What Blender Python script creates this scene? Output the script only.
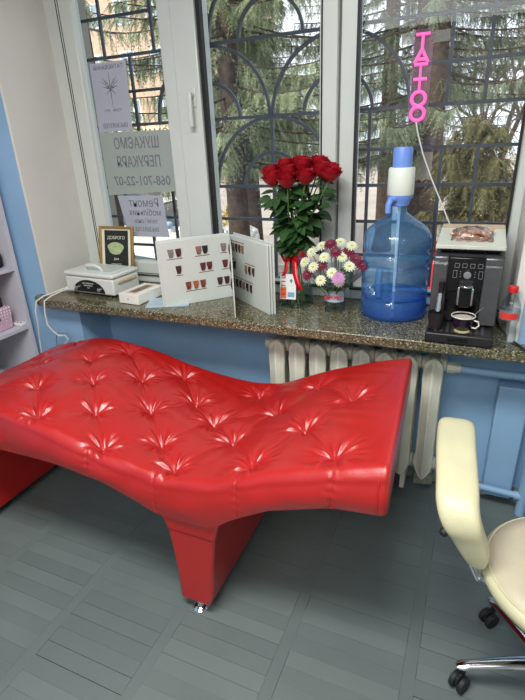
import bpy, math, random
import numpy as np
from mathutils import Vector, Matrix
random.seed(7); rng = np.random.RandomState(7)
for o in list(bpy.data.objects): bpy.data.objects.remove(o, do_unlink=True)
SC = bpy.context.scene
COL = SC.collection
PI = math.pi
def lin(c):
    return tuple(((v/255)/12.92 if v/255 <= .04045 else ((v/255+.055)/1.055)**2.4) for v in c)

# ------------------------------------------------------------------ camera
cd = bpy.data.cameras.new('camera'); cam = bpy.data.objects.new('camera', cd); COL.objects.link(cam)
cd.sensor_fit = 'VERTICAL'; cd.sensor_height = 36; cd.lens = 482/700*36; cd.clip_start = .02; cd.clip_end = 300
RX, RD, RF = (0.918, 0.394, -0.041), (0.122, -0.378, -0.918), (-0.377, 0.838, -0.395)   # right, down, forward
cx = Vector(RX).normalized(); cz = -Vector(RF); cz = (cz - cx*cz.dot(cx)).normalized(); cy = cz.cross(cx)
M = Matrix((cx, cy, cz)).transposed().to_4x4(); M.translation = Vector((0, 0, 1.55)); cam.matrix_world = M
cd.shift_x = 0
SC.camera = cam
# ------------------------------------------------------------------ exposure, world, lights
SC.view_settings.view_transform = 'Standard'; SC.view_settings.look = 'None'
SC.view_settings.exposure = 0.72
SC.cycles.transparent_max_bounces = 32; SC.view_settings.gamma = 1; SC.view_settings.use_curve_mapping = False
W = bpy.data.worlds.new('overcast_sky'); SC.world = W; W.use_nodes = True
wn = W.node_tree; bg = wn.nodes['Background']
tc = wn.nodes.new('ShaderNodeTexCoord'); ns = wn.nodes.new('ShaderNodeTexNoise'); ns.inputs['Scale'].default_value = 2.5
cr = wn.nodes.new('ShaderNodeValToRGB'); cr.color_ramp.elements[0].color = (.80, .88, 1, 1); cr.color_ramp.elements[1].color = (1, 1, .98, 1)
wn.links.new(tc.outputs['Generated'], ns.inputs['Vector']); wn.links.new(ns.outputs['Fac'], cr.inputs['Fac']); wn.links.new(cr.outputs['Color'], bg.inputs['Color'])
bg.inputs['Strength'].default_value = 1.15
def sun(name, rot, e, col, ang):
    l = bpy.data.lights.new(name, 'SUN'); l.energy = e; l.color = col; l.angle = math.radians(ang)
    o = bpy.data.objects.new(name, l); o.rotation_euler = [math.radians(a) for a in rot]; COL.objects.link(o)
sun('hazy_sun', (48, 0, -25), 3.2, (1, .93, .82), 6)
def area(name, loc, sx, sy, e, col=(1, 1, 1)):
    l = bpy.data.lights.new(name, 'AREA'); l.shape = 'RECTANGLE'; l.size = sx; l.size_y = sy; l.energy = e; l.color = col
    o = bpy.data.objects.new(name, l); o.location = loc; COL.objects.link(o)
area('ceiling_tube_light', (-.55, .30, 2.68), 1.1, .5, 44, (1, .985, .95))
area('rear_fill_light', (-.35, -1.5, 2.70), 2.6, 1.4, 40, (1, .985, .955))  # broad soft fill added behind the camera to lift the wall under the sill

# ------------------------------------------------------------------ mesh helpers
class MB:
    def __init__(s): s.v = []; s.f = []
    def add(s, vs, fs):
        b = len(s.v); s.v.extend([tuple(p) for p in vs]); s.f.extend([tuple(b+i for i in f) for f in fs]); return s
    def box(s, x0, x1, y0, y1, z0, z1):
        return s.add([(x0,y0,z0),(x1,y0,z0),(x1,y1,z0),(x0,y1,z0),(x0,y0,z1),(x1,y0,z1),(x1,y1,z1),(x0,y1,z1)],
                     [(0,3,2,1),(4,5,6,7),(0,1,5,4),(1,2,6,5),(2,3,7,6),(3,0,4,7)])
    def obox(s, c, ax, ay, az):      # centre and three half-axis vectors
        c, ax, ay, az = map(Vector, (c, ax, ay, az))
        P = [c+ax*i+ay*j+az*k for k in (-1,1) for i, j in ((-1,-1),(1,-1),(1,1),(-1,1))]
        return s.add(P, [(0,3,2,1),(4,5,6,7),(0,1,5,4),(1,2,6,5),(2,3,7,6),(3,0,4,7)])
    def prism(s, pts, axis, a, b):   # outline in the plane normal to axis, between a and b
        n = len(pts)
        def mk(p, t): return {'x': (t, p[0], p[1]), 'y': (p[0], t, p[1]), 'z': (p[0], p[1], t)}[axis]
        return s.add([mk(p, a) for p in pts]+[mk(p, b) for p in pts],
                     [tuple(range(n))[::-1], tuple(range(n, 2*n))]+[(i, (i+1)%n, n+(i+1)%n, n+i) for i in range(n)])
    def tube(s, pts, r, n=10, cap=True):
        pts = [Vector(p) for p in pts]; m = len(pts)
        rs = r if isinstance(r, (list, tuple)) else [r]*m
        prev = None; vs = []
        for i, p in enumerate(pts):
            t = (pts[min(i+1, m-1)]-pts[max(i-1, 0)]).normalized()
            if prev is None:
                a = Vector((0,0,1)) if abs(t.z) < .9 else Vector((1,0,0)); u = t.cross(a).normalized()
            else:
                u = (prev-t*prev.dot(t)).normalized()
            prev = u; w = t.cross(u)
            for k in range(n):
                an = 2*PI*k/n; vs.append(p+(u*math.cos(an)+w*math.sin(an))*rs[i])
        fs = [(i*n+k, i*n+(k+1)%n, (i+1)*n+(k+1)%n, (i+1)*n+k) for i in range(m-1) for k in range(n)]
        if cap: fs += [tuple(range(n))[::-1], tuple(range((m-1)*n, m*n))]
        return s.add(vs, fs)
    def cyl(s, a, b, r, r2=None, n=20): return s.tube([a, b], [r, r if r2 is None else r2], n)
    def lathe(s, c, prof, n=32, closed=False):   # profile of (radius, z)
        cx_, cy_, z0 = c; vs = []; m = len(prof)
        for r, z in prof:
            for k in range(n):
                a = 2*PI*k/n; vs.append((cx_+r*math.cos(a), cy_+r*math.sin(a), z0+z))
        mm = m if closed else m-1
        fs = [(i*n+k, i*n+(k+1)%n, ((i+1)%m)*n+(k+1)%n, ((i+1)%m)*n+k) for i in range(mm) for k in range(n)]
        if not closed:
            if prof[0][0] > 1e-5: fs.append(tuple(range(n))[::-1])
            if prof[-1][0] > 1e-5: fs.append(tuple(range((m-1)*n, m*n)))
        return s.add(vs, fs)
    def open_lathe(s, c, prof, n=32):
        cx_, cy_, z0 = c; vs = []
        for r, z in prof:
            for k in range(n):
                a = 2*PI*k/n; vs.append((cx_+r*math.cos(a), cy_+r*math.sin(a), z0+z))
        return s.add(vs, [(i*n+k, i*n+(k+1)%n, (i+1)*n+(k+1)%n, (i+1)*n+k) for i in range(len(prof)-1) for k in range(n)])
    def ball(s, c, rx, ry=None, rz=None, n=14, m=8):
        ry = ry or rx; rz = rz or rx; vs = []
        for i in range(m+1):
            t = PI*i/m
            for k in range(n):
                a = 2*PI*k/n
                vs.append((c[0]+rx*math.sin(t)*math.cos(a), c[1]+ry*math.sin(t)*math.sin(a), c[2]-rz*math.cos(t)))
        return s.add(vs, [(i*n+k, i*n+(k+1)%n, (i+1)*n+(k+1)%n, (i+1)*n+k) for i in range(m) for k in range(n)])
    def grid(s, P):   # P[i][j] points
        a, b = len(P), len(P[0])
        return s.add([p for r in P for p in r], [(i*b+j, (i+1)*b+j, (i+1)*b+j+1, i*b+j+1) for i in range(a-1) for j in range(b-1)])
    def xf(s, Mx): s.v = [tuple(Mx @ Vector(p)) for p in s.v]; return s

def wloc(o):
    l = Vector((0,0,0))
    while o: l = l+Vector(o.location); o = o.parent
    return l
def tag(o, label=None, cat=None, group=None, kind=None):
    if label: o['label'] = label
    if cat: o['category'] = cat
    if group: o['group'] = group
    if kind: o['kind'] = kind
    return o
def thing(name, label, cat, loc=(0,0,0), group=None):
    o = bpy.data.objects.new(name, None); COL.objects.link(o); o.location = loc; o.empty_display_size = .05
    return tag(o, label, cat, group)
def obj(name, mb, m, parent=None, bevel=0, smooth=None, loc=None, seg=2, weld=False):
    """one mesh object; vertices are given in world coordinates"""
    me = bpy.data.meshes.new(name)
    off = wloc(parent) if parent else Vector(loc or (0,0,0))
    V = np.array(mb.v, dtype=float)-np.array(off)
    me.from_pydata(V.tolist(), [], mb.f); me.validate(); me.update()
    for mm in (m if isinstance(m, (list, tuple)) else [m]): me.materials.append(mm)
    o = bpy.data.objects.new(name, me); COL.objects.link(o)
    if parent: o.parent = parent
    elif loc: o.location = loc
    if bevel:
        b = o.modifiers.new('bevel', 'BEVEL'); b.width = bevel; b.segments = seg; b.limit_method = 'ANGLE'; b.angle_limit = math.radians(35)
    if smooth is None: smooth = 40
    if smooth or bevel:
        me.shade_smooth()
        me.set_sharp_from_angle(angle=math.radians(smooth or 30))
    return o
def struct(name, mb, m, parent=None, **k):
    o = obj(name, mb, m, parent, **k)
    if not parent: o['kind'] = 'structure'
    return o
def copy_tree(o, parent=None):
    c = o.copy(); COL.objects.link(c)
    if parent: c.parent = parent
    for ch in list(o.children): copy_tree(ch, c)
    return c
def text_mb(txt, size, org, right, up, mirror=False, depth=.0004, align='CENTER', bold=0.0, xs=1.0):
    """lettering as a thin mesh, standing on the face spanned by right and up"""
    cu = bpy.data.curves.new('lettering', 'FONT'); cu.body = txt; cu.size = 1; cu.align_x = align; cu.align_y = 'CENTER'
    cu.extrude = depth/size; cu.resolution_u = 3; cu.offset = bold/size
    t = bpy.data.objects.new('lettering', cu); COL.objects.link(t)
    dg = bpy.context.evaluated_depsgraph_get(); me = bpy.data.meshes.new_from_object(t.evaluated_get(dg))
    r = Vector(right).normalized(); u = Vector(up).normalized(); n = r.cross(u); sx = xs*(-1 if mirror else 1)
    mb = MB(); mb.add([Vector(org)+(r*(v.co.x*sx)+u*v.co.y+n*v.co.z)*size for v in me.vertices], [tuple(p.vertices) for p in me.polygons])
    bpy.data.objects.remove(t); bpy.data.meshes.remove(me); bpy.data.curves.remove(cu)
    return mb

# ------------------------------------------------------------------ materials
MATS = {}
def mat(name, col, rough=.5, metal=0, vary=.06, scale=12, bump=0, bscale=60, spec=.5, coat=0, trans=0, emis=0, sheen=0, sss=0, alpha=1):
    if name in MATS: return MATS[name]
    m = bpy.data.materials.new(name); m.use_nodes = True; nt = m.node_tree; b = nt.nodes['Principled BSDF']
    c = lin(col)
    tc = nt.nodes.new('ShaderNodeTexCoord'); n = nt.nodes.new('ShaderNodeTexNoise'); n.inputs['Scale'].default_value = scale; n.inputs['Detail'].default_value = 4
    r = nt.nodes.new('ShaderNodeValToRGB')
    r.color_ramp.elements[0].position = .3; r.color_ramp.elements[1].position = .7
    r.color_ramp.elements[0].color = (*[max(0, v*(1-vary)) for v in c], 1); r.color_ramp.elements[1].color = (*[min(1, v*(1+vary)) for v in c], 1)
    L = nt.links
    L.new(tc.outputs['Object'], n.inputs['Vector']); L.new(n.outputs['Fac'], r.inputs['Fac']); L.new(r.outputs['Color'], b.inputs['Base Color'])
    b.inputs['Roughness'].default_value = rough; b.inputs['Metallic'].default_value = metal; b.inputs['Specular IOR Level'].default_value = spec
    b.inputs['Coat Weight'].default_value = coat; b.inputs['Coat Roughness'].default_value = .22; b.inputs['Transmission Weight'].default_value = trans
    b.inputs['Alpha'].default_value = alpha
    if emis: L.new(r.outputs['Color'], b.inputs['Emission Color']); b.inputs['Emission Strength'].default_value = emis
    if bump:
        n2 = nt.nodes.new('ShaderNodeTexNoise'); n2.inputs['Scale'].default_value = bscale; n2.inputs['Detail'].default_value = 5
        bp = nt.nodes.new('ShaderNodeBump'); bp.inputs['Strength'].default_value = bump; bp.inputs['Distance'].default_value = .01
        L.new(tc.outputs['Object'], n2.inputs['Vector']); L.new(n2.outputs['Fac'], bp.inputs['Height']); L.new(bp.outputs['Normal'], b.inputs['Normal'])
    MATS[name] = m; return m
def clear(name, tint, edge, refl=.5, rough=.02, body=0.0, facing=.35):
    """thin clear wall: tinted see-through with a fresnel gloss, deeper tint where the wall turns edge-on"""
    if name in MATS: return MATS[name]
    m = bpy.data.materials.new(name); m.use_nodes = True; nt = m.node_tree; nt.nodes.clear(); N = nt.nodes.new; L = nt.links.new
    out = N('ShaderNodeOutputMaterial'); tr = N('ShaderNodeBsdfTransparent'); gl = N('ShaderNodeBsdfGlossy'); gl.inputs['Roughness'].default_value = rough
    lw = N('ShaderNodeLayerWeight'); lw.inputs['Blend'].default_value = facing
    mc = N('ShaderNodeMixRGB'); mc.inputs['Color1'].default_value = (*lin(tint), 1); mc.inputs['Color2'].default_value = (*lin(edge), 1)
    L(lw.outputs['Facing'], mc.inputs['Fac']); L(mc.outputs['Color'], tr.inputs['Color'])
    lf_ = N('ShaderNodeLayerWeight'); lf_.inputs['Blend'].default_value = .5
    pw = N('ShaderNodeMath'); pw.operation = 'POWER'; pw.inputs[1].default_value = 4; L(lf_.outputs['Facing'], pw.inputs[0])
    mu = N('ShaderNodeMath'); mu.operation = 'MULTIPLY_ADD'; mu.inputs[1].default_value = .75*refl; mu.inputs[2].default_value = .045*refl; L(pw.outputs[0], mu.inputs[0])
    mx = N('ShaderNodeMixShader'); L(mu.outputs[0], mx.inputs['Fac']); L(tr.outputs[0], mx.inputs[1]); L(gl.outputs[0], mx.inputs[2])
    last = mx
    if body:
        df = N('ShaderNodeBsdfTranslucent'); d2 = N('ShaderNodeBsdfDiffuse'); ad = N('ShaderNodeMixShader'); ad.inputs[0].default_value = .5
        for q in (df, d2): q.inputs['Color'].default_value = (*lin(edge), 1)
        L(df.outputs[0], ad.inputs[1]); L(d2.outputs[0], ad.inputs[2])
        m2 = N('ShaderNodeMixShader'); m2.inputs['Fac'].default_value = body; L(mx.outputs[0], m2.inputs[1]); L(ad.outputs[0], m2.inputs[2]); last = m2
    L(last.outputs[0], out.inputs['Surface'])
    MATS[name] = m; return m
def paper_mat(name, col, k=.5):
    m = bpy.data.materials.new(name); m.use_nodes = True; nt = m.node_tree; nt.nodes.clear(); N = nt.nodes.new; L = nt.links.new
    out = N('ShaderNodeOutputMaterial'); a = N('ShaderNodeBsdfTranslucent'); b = N('ShaderNodeBsdfDiffuse'); mx = N('ShaderNodeMixShader'); mx.inputs[0].default_value = k
    tc = N('ShaderNodeTexCoord'); n = N('ShaderNodeTexNoise'); n.inputs['Scale'].default_value = 9; r = N('ShaderNodeValToRGB'); c = lin(col)
    r.color_ramp.elements[0].color = (*[v*.93 for v in c], 1); r.color_ramp.elements[1].color = (*c, 1)
    L(tc.outputs['Object'], n.inputs['Vector']); L(n.outputs['Fac'], r.inputs['Fac']); L(r.outputs['Color'], a.inputs['Color']); L(r.outputs['Color'], b.inputs['Color'])
    L(b.outputs[0], mx.inputs[1]); L(a.outputs[0], mx.inputs[2]); L(mx.outputs[0], out.inputs['Surface']); MATS[name] = m; return m
def granite():
    m = bpy.data.materials.new('speckled_granite'); m.use_nodes = True; nt = m.node_tree; b = nt.nodes['Principled BSDF']; N = nt.nodes.new; L = nt.links.new
    tc = N('ShaderNodeTexCoord'); v = N('ShaderNodeTexVoronoi'); v.inputs['Scale'].default_value = 220
    r = N('ShaderNodeValToRGB'); r.color_ramp.interpolation = 'CONSTANT'
    e = r.color_ramp.elements; e[0].position = 0; e[0].color = (*lin((62, 60, 44)), 1); e[1].position = .22; e[1].color = (*lin((98, 94, 72)), 1)
    for p, c in ((.5, (80, 76, 56)), (.68, (122, 118, 92)), (.86, (164, 160, 136)), (.94, (40, 38, 30))):
        q = e.new(p); q.color = (*lin(c), 1)
    s = N('ShaderNodeSeparateColor'); L(tc.outputs['Object'], v.inputs['Vector']); L(v.outputs['Color'], s.inputs[0]); L(s.outputs[0], r.inputs['Fac'])
    L(r.outputs['Color'], b.inputs['Base Color']); b.inputs['Roughness'].default_value = .16; b.inputs['Specular IOR Level'].default_value = .6
    return m
def dotted(name, base, dot, scale):
    m = bpy.data.materials.new(name); m.use_nodes = True; nt = m.node_tree; b = nt.nodes['Principled BSDF']; N = nt.nodes.new; L = nt.links.new
    tc = N('ShaderNodeTexCoord'); v = N('ShaderNodeTexVoronoi'); v.inputs['Scale'].default_value = scale; v.inputs['Randomness'].default_value = .15
    r = N('ShaderNodeValToRGB'); r.color_ramp.interpolation = 'CONSTANT'; r.color_ramp.elements[0].color = (*lin(dot), 1); r.color_ramp.elements[1].position = .3; r.color_ramp.elements[1].color = (*lin(base), 1)
    L(tc.outputs['Object'], v.inputs['Vector']); L(v.outputs['Distance'], r.inputs['Fac']); L(r.outputs['Color'], b.inputs['Base Color']); b.inputs['Roughness'].default_value = .6; return m
def island_mat(name, c1, c2, rough, bump=.15):
    m = bpy.data.materials.new(name); m.use_nodes = True; nt = m.node_tree; b = nt.nodes['Principled BSDF']; N = nt.nodes.new; L = nt.links.new
    g = N('ShaderNodeNewGeometry'); tc = N('ShaderNodeTexCoord'); n = N('ShaderNodeTexNoise'); n.inputs['Scale'].default_value = 3; n.inputs['Detail'].default_value = 6
    mp = N('ShaderNodeMapping'); mp.inputs['Scale'].default_value = (4, 40, 4); n2 = N('ShaderNodeTexNoise'); n2.inputs['Scale'].default_value = 3
    a = N('ShaderNodeMath'); a.operation = 'MULTIPLY_ADD'; a.inputs[1].default_value = .3; L(g.outputs['Random Per Island'], a.inputs[0]); 
    s = N('ShaderNodeMath'); s.operation = 'MULTIPLY'; s.inputs[1].default_value = .7; L(n.outputs['Fac'], s.inputs[0]); L(s.outputs[0], a.inputs[2])
    r = N('ShaderNodeValToRGB'); r.color_ramp.elements[0].position = .1; r.color_ramp.elements[1].position = .9; r.color_ramp.elements[0].color = (*lin(c1), 1); r.color_ramp.elements[1].color = (*lin(c2), 1)
    L(tc.outputs['Object'], n.inputs['Vector']); L(tc.outputs['Object'], mp.inputs['Vector']); L(mp.outputs[0], n2.inputs['Vector'])
    L(a.outputs[0], r.inputs['Fac']); L(r.outputs['Color'], b.inputs['Base Color']); b.inputs['Roughness'].default_value = rough
    bp = N('ShaderNodeBump'); bp.inputs['Strength'].default_value = bump; bp.inputs['Distance'].default_value = .002; L(n2.outputs['Fac'], bp.inputs['Height']); L(bp.outputs['Normal'], b.inputs['Normal'])
    MATS[name] = m; return m

m_blue = mat('blue_wall_paint', (142, 180, 214), .45, bump=.12, bscale=25, vary=.05, scale=4)
m_white = mat('white_plaster', (214, 213, 207), .6, bump=.08, bscale=18, vary=.03, scale=5)
m_room = mat('pale_room_paint', (190, 190, 186), .8)
m_pvc = mat('white_plastic_frame', (204, 209, 204), .3, vary=.02)
m_black = mat('black_plastic', (22, 22, 24), .35)
m_gasket = mat('black_gasket', (14, 14, 15), .6)
m_red = mat('red_leatherette', (172, 20, 17), .36, bump=.10, bscale=220, vary=.04, scale=3, coat=.25, spec=.7)
m_cream = mat('cream_leatherette', (200, 195, 160), .42, bump=.1, bscale=160, vary=.05, scale=10)
m_beige = mat('beige_leatherette', (190, 180, 156), .45, bump=.1, bscale=160)
m_chrome = mat('chrome', (225, 228, 232), .1, 1, vary=.02)
m_rubber = mat('black_rubber', (24, 25, 27), .6)
m_rad = mat('ivory_radiator_paint', (208, 208, 192), .4, bump=.15, bscale=40)
m_shelf = mat('pale_grey_shelf_board', (196, 196, 206), .5, vary=.03)
m_grille = mat('dark_grille_paint', (78, 78, 86), .5, vary=.15)
m_glass = clear('window_glass', (244, 248, 250), (225, 235, 235), .45)
m_clear = clear('clear_glass', (250, 252, 251), (205, 215, 212), .9, facing=.4)
m_bottle = clear('blue_bottle_plastic', (228, 245, 255), (136, 196, 244), .9, .05, body=.17, facing=.45)
m_water = clear('blue_water', (196, 228, 253), (80, 156, 240), .8, .02, body=.14)
m_pet = clear('clear_bottle_plastic', (248, 250, 252), (205, 212, 218), .9, .05)
m_sillstone = granite()

# ------------------------------------------------------------------ setting
X0, X1, Y0, YW, YN, YG, ZC = -2.62, 1.9, -2.4, 1.85, 2.07, 2.23, 2.75
fl = MB(); px = -1.23-.395*4
r3 = random.Random(3)
while px < X1:
    fl.box(px+.0004, px+.0398, Y0, YN, -.02, r3.uniform(-.0003, .0002))
    y = Y0+.012-(.0 if True else 0)
    y = .672-.055*60+(-.0)
    while y < YN:
        g1, g2 = [r3.choice((0, .0001, .0002, .0003, .0005, .0011)) for _ in range(2)]
        e1 = r3.choice((.0, .0, .0, .0003, .0010))
        if y+.055 > Y0: fl.box(px+.04+e1, px+.395-e1*.5, max(y+g1, Y0), min(y+.055-g2, YN), -.02, r3.uniform(-.0003, .0002))
        y += .055
    px += .395
m_floor = island_mat('grey_painted_parquet', (86, 96, 95), (108, 119, 117), .42, .22)
struct('floor', fl, m_floor, smooth=0)
struct('floor_base', MB().box(X0-.1, X1+.1, Y0-.1, 2.5, -.12, -.012), mat('dark_floor_gap', (30, 33, 35), .9))['kind'] = 'structure'
struct('ceiling', MB().box(X0-.1, X1+.1, Y0-.1, 2.6, ZC, ZC+.1), m_room)
struct('wall_left', MB().box(X0-.1, X0, Y0, 2.5, 0, ZC), m_blue)
struct('wall_right', MB().box(X1, X1+.1, Y0, 2.5, 0, ZC), m_room)
struct('wall_back', MB().box(X0-.1, X1+.1, Y0-.1, Y0, 0, ZC), m_room)
WL, WR, NL = -2.105, .158, -1.90    # opening left and right, niche left
wf = MB()
wf.box(X0, WL, YW, 2.4, 0, ZC); wf.box(WR, X1, YW, 2.4, .80, ZC); wf.box(WL, WR, YW, 2.4, 2.42, ZC)
wf.box(WL, NL, YW, 2.4, 0, .795); wf.box(NL, .75, YN, 2.4, 0, .795); wf.box(.75, X1, YW, 2.4, 0, .80)
struct('wall_front', wf, m_blue, smooth=0)
rv = MB()
rv.prism([(WL-.001, YW-.004), (WL+.012, YW-.003), (WL+.004, YG-.002), (WL-.001, YG-.002)], 'z', .84, 2.415)
struct('trim_1', rv, m_white, bevel=.003)
rv = MB(); rv.prism([(WR+.03, YW-.006), (WR-.006, YW-.005), (WR-.002, YG-.002), (WR+.03, YG-.002)], 'z', .84, 2.415)
struct('trim_2', rv, m_white, bevel=.003)
struct('trim_3', MB().box(WL, WR, YW-.004, YG-.02, 2.408, 2.425), m_white)
# outer wall faces around the opening, seen through the glass
struct('wall_outer', MB().box(WL-.6, WL-.03, 2.401, 2.56, -.8, 2.9).box(WR+.03, WR+.6, 2.401, 2.56, -.8, 2.9), mat('grey_render', (150, 146, 140), .9))
# windowsill with a rounded left end
yf = 1.765
sp = [(-2.10, 2.30), (-2.10, 1.87), (-2.150, 1.845), (-2.158, 1.825), (-2.145, 1.80), (-2.10, 1.778), (-2.03, yf), (.45, yf), (.45, 1.849), (WR, 1.849), (WR, 2.30)]
sl = struct('windowsill', MB().prism(sp, 'z', .797, .84), m_sillstone, bevel=.006, seg=3)
sl['label'] = 'speckled brown-grey granite windowsill under the three-part window'; sl['category'] = 'windowsill'; del sl['kind']

# windows: left casement, middle and right fixed lights
def frame(mb, x0, x1, z0, z1, w, ya, yb, wt=None, wb=None):
    wl, wr = (w if isinstance(w, tuple) else (w, w)); wt = wt or wl; wb = wb or wl
    mb.box(x0, x0+wl, ya, yb, z0, z1); mb.box(x1-wr, x1, ya, yb, z0, z1)
    mb.box(x0+wl, x1-wr, ya, yb, z0, z0+wb); mb.box(x0+wl, x1-wr, ya, yb, z1-wt, z1)
ZB, ZT = .841, 2.41
def window(n, x0, x1, w, label):
    f = MB(); frame(f, x0, x1, ZB, ZT, w, 2.215, 2.285, .06, .055)
    return struct('window_%d' % n, f, m_pvc, bevel=.004)
w1 = window(1, WL+.002, -1.335, (.083, .04), '')
fr = MB(); frame(fr, -2.012, -1.35, ZB+.045, ZT-.045, (.088, .09), 2.20, 2.262, .08, .075); obj('sash', fr, m_pvc, w1, bevel=.006)
g = MB(); frame(g, -2.019, -1.343, ZB+.040, ZT-.04, .009, 2.205, 2.23); obj('gasket', g, m_gasket, w1, smooth=0)
g = MB(); frame(g, -2.0, -1.358, ZB+.054, ZT-.052, .0035, 2.1985, 2.202); obj('seal_line', g, m_gasket, w1, smooth=0)
obj('pane', MB().box(-1.925, -1.439, 2.237, 2.241, ZB+.118, ZT-.12), m_glass, w1, smooth=0)
hd = MB(); hd.box(-1.300, -1.272, 2.18, 2.20, 1.70, 1.79)
w1h = MB(); w1h.prism([(-1.295, 1.715), (-1.267, 1.715), (-1.267, 1.80), (-1.295, 1.80)], 'y', 2.188, 2.20); w1h.cyl((-1.281, 2.19, 1.765), (-1.281, 2.155, 1.765), .010); w1h.box(-1.291, -1.271, 2.148, 2.165, 1.63, 1.777)
# casement right stile carries the handle
st = MB().box(-1.372, -1.245, 2.195, 2.2145, ZB+.045, ZT-.045); obj('stile', st, m_pvc, w1, bevel=.006)
obj('handle', w1h, m_pvc, w1, bevel=.004)
w2 = window(2, -1.333, -.600, (.108, .074), '')
g = MB(); frame(g, -1.238, -.664, ZB+.048, ZT-.05, (.018, .006), 2.2, 2.23, .008, .008); obj('gasket', g, m_gasket, w2, smooth=0)
obj('stile', MB().box(-.677, -.602, 2.205, 2.2149, ZB+.05, ZT-.04), m_pvc, w2, bevel=.004)
obj('pane', MB().box(-1.24, -.66, 2.237, 2.241, ZB+.05, ZT-.05), m_glass, w2, smooth=0)
w3 = window(3, -.590, WR-.002, (.07, .045), '')
g = MB(); frame(g, -.524, .117, ZB+.048, ZT-.05, (.012, .010), 2.2, 2.23, .008, .008); obj('gasket', g, m_gasket, w3, smooth=0)
obj('pane', MB().box(-.525, .118, 2.237, 2.241, ZB+.05, ZT-.05), m_glass, w3, smooth=0)
struct('trim_4', MB().box(-.6, -.59, 2.235, 2.28, ZB, ZT), mat('joint_shadow_gap', (120, 120, 118), .8))

# ------------------------------------------------------------------ outside: ground and grille
GZ = -1.0
struct('ground', MB().box(-60, 30, 2.57, 70, GZ-.1, GZ), mat('pale_pavement', (166, 152, 142), .9, vary=.14, scale=.6, bump=.2, bscale=8))
gr = thing('window_grille', 'dark grey wrought iron window grille with overlapping arches outside the glass', 'window grille', (-.98, 2.45, .83))
YB = 2.45; S_ = .334
def bar(nm, a, b, r=.0072):
    a = Vector((a[0], YB, a[1])); b = Vector((b[0], YB, b[1])); d = (b-a).normalized(); s = d.cross(Vector((0,1,0)))
    obj(nm, MB().obox((a+b)/2, (b-a)/2, Vector((0,1,0))*r*.8, s*r), m_grille, gr, smooth=0)
for z in (1.003, 1.17, 1.34, 1.67, 2.005, 2.34): bar('horizontal_bar', (-2.13, z), (.19, z))
for a, b, z in ((-1.97, -1.60, 1.835), (-.34, .19, 1.83), (-.66, .19, 1.50), (-2.13, -1.64, 1.50), (-2.13, -1.64, 2.185)): bar('horizontal_bar', (a, z), (b, z), .007)
for x in (-2.12, .18): bar('vertical_bar', (x, .86), (x, 2.42), .012)
for x, z0, z1 in ((-1.965, .86, 1.17), (-1.79, .86, 1.17), (-1.62, .86, 1.34), (-1.33, .86, 2.42), (-.995, .86, 1.67), (-.665, .86, 2.42), (-.51, .86, 1.67),
                  (-.185, .86, 1.50), (-.185, 1.67, 2.005), (-.035, 1.67, 2.42), (-.035, .86, 1.50), (-1.96, 2.005, 2.42), (-1.80, 1.34, 2.005), (-1.64, 2.005, 2.42), (-1.96, 1.17, 1.67), (-.37, 2.005, 2.42), (-.345, .86, 1.34)):
    bar('vertical_bar', (x, z0), (x, z1), .0075)
def arc(cx_, cz_, r, a0=0, a1=180):
    n = 30; P = []
    for i in range(n+1):
        a = math.radians(a0+(a1-a0)*i/n); c, s = math.cos(a), math.sin(a)
        P.append([(cx_+(r+d)*c, YB+e, cz_+(r+d)*s) for d, e in ((-.007, -.008), (.007, -.008), (.007, .008), (-.007, .008), (-.007, -.008))])
    obj('arch_bar', MB().grid(P), m_grille, gr, smooth=30)
for c in ((-.995, 1.34), (-1.33, 1.67), (-.665, 1.67), (-.995, 2.005)): arc(*c, .325); arc(*c, .163)

# ------------------------------------------------------------------ couch
YF_, YB_ = 1.0, 1.735
PX = [-2.02, -1.97, -1.80, -1.68, -1.55, -1.37, -1.1, -.94, -.8, -.66, -.47, -.27, -.12]
PZ = [.585, .61, .665, .694, .702, .682, .617, .592, .585, .604, .690, .758, .797]
BX = [-2.02, -1.80, -1.56, -1.3, -1.08, -.95, -.87, -.66, -.58, -.45, -.27, -.12]
BZ = [.47, .50, .52, .524, .500, .460, .43, .43, .495, .572, .638, .655]
def smoothi(xs, X, Z, w=.05):
    k = np.linspace(-1, 1, 9); wt = np.exp(-2*k*k); wt /= wt.sum()
    slope = lambda q: np.where(q > X[-1], Z[-1]+(q-X[-1])*(Z[-1]-Z[-2])/(X[-1]-X[-2]), np.interp(q, X, Z))
    return sum(a*slope(xs+b*w) for a, b in zip(wt, k))
BUT = [(-1.395, 1.064), (-1.561, 1.222), (-1.403, 1.367), (-1.257, 1.205), (-1.101, 1.056), (-1.255, 1.5), (-1.1, 1.335), (-.946, 1.18), (-.973, 1.472),
       (-.835, 1.377), (-.824, 1.075), (-.544, 1.099), (-.70, 1.275), (-1.435, 1.655), (-1.545, 1.515), (-1.76, 1.409), (-1.123, 1.621),
       (-.475, 1.611), (-.299, 1.446), (-.282, 1.098), (-.425, 1.283), (-.594, 1.463), (-.744, 1.62), (-1.75, 1.08), (-1.78, 1.66), (-1.905, 1.24), (-1.91, 1.54)]
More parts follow.
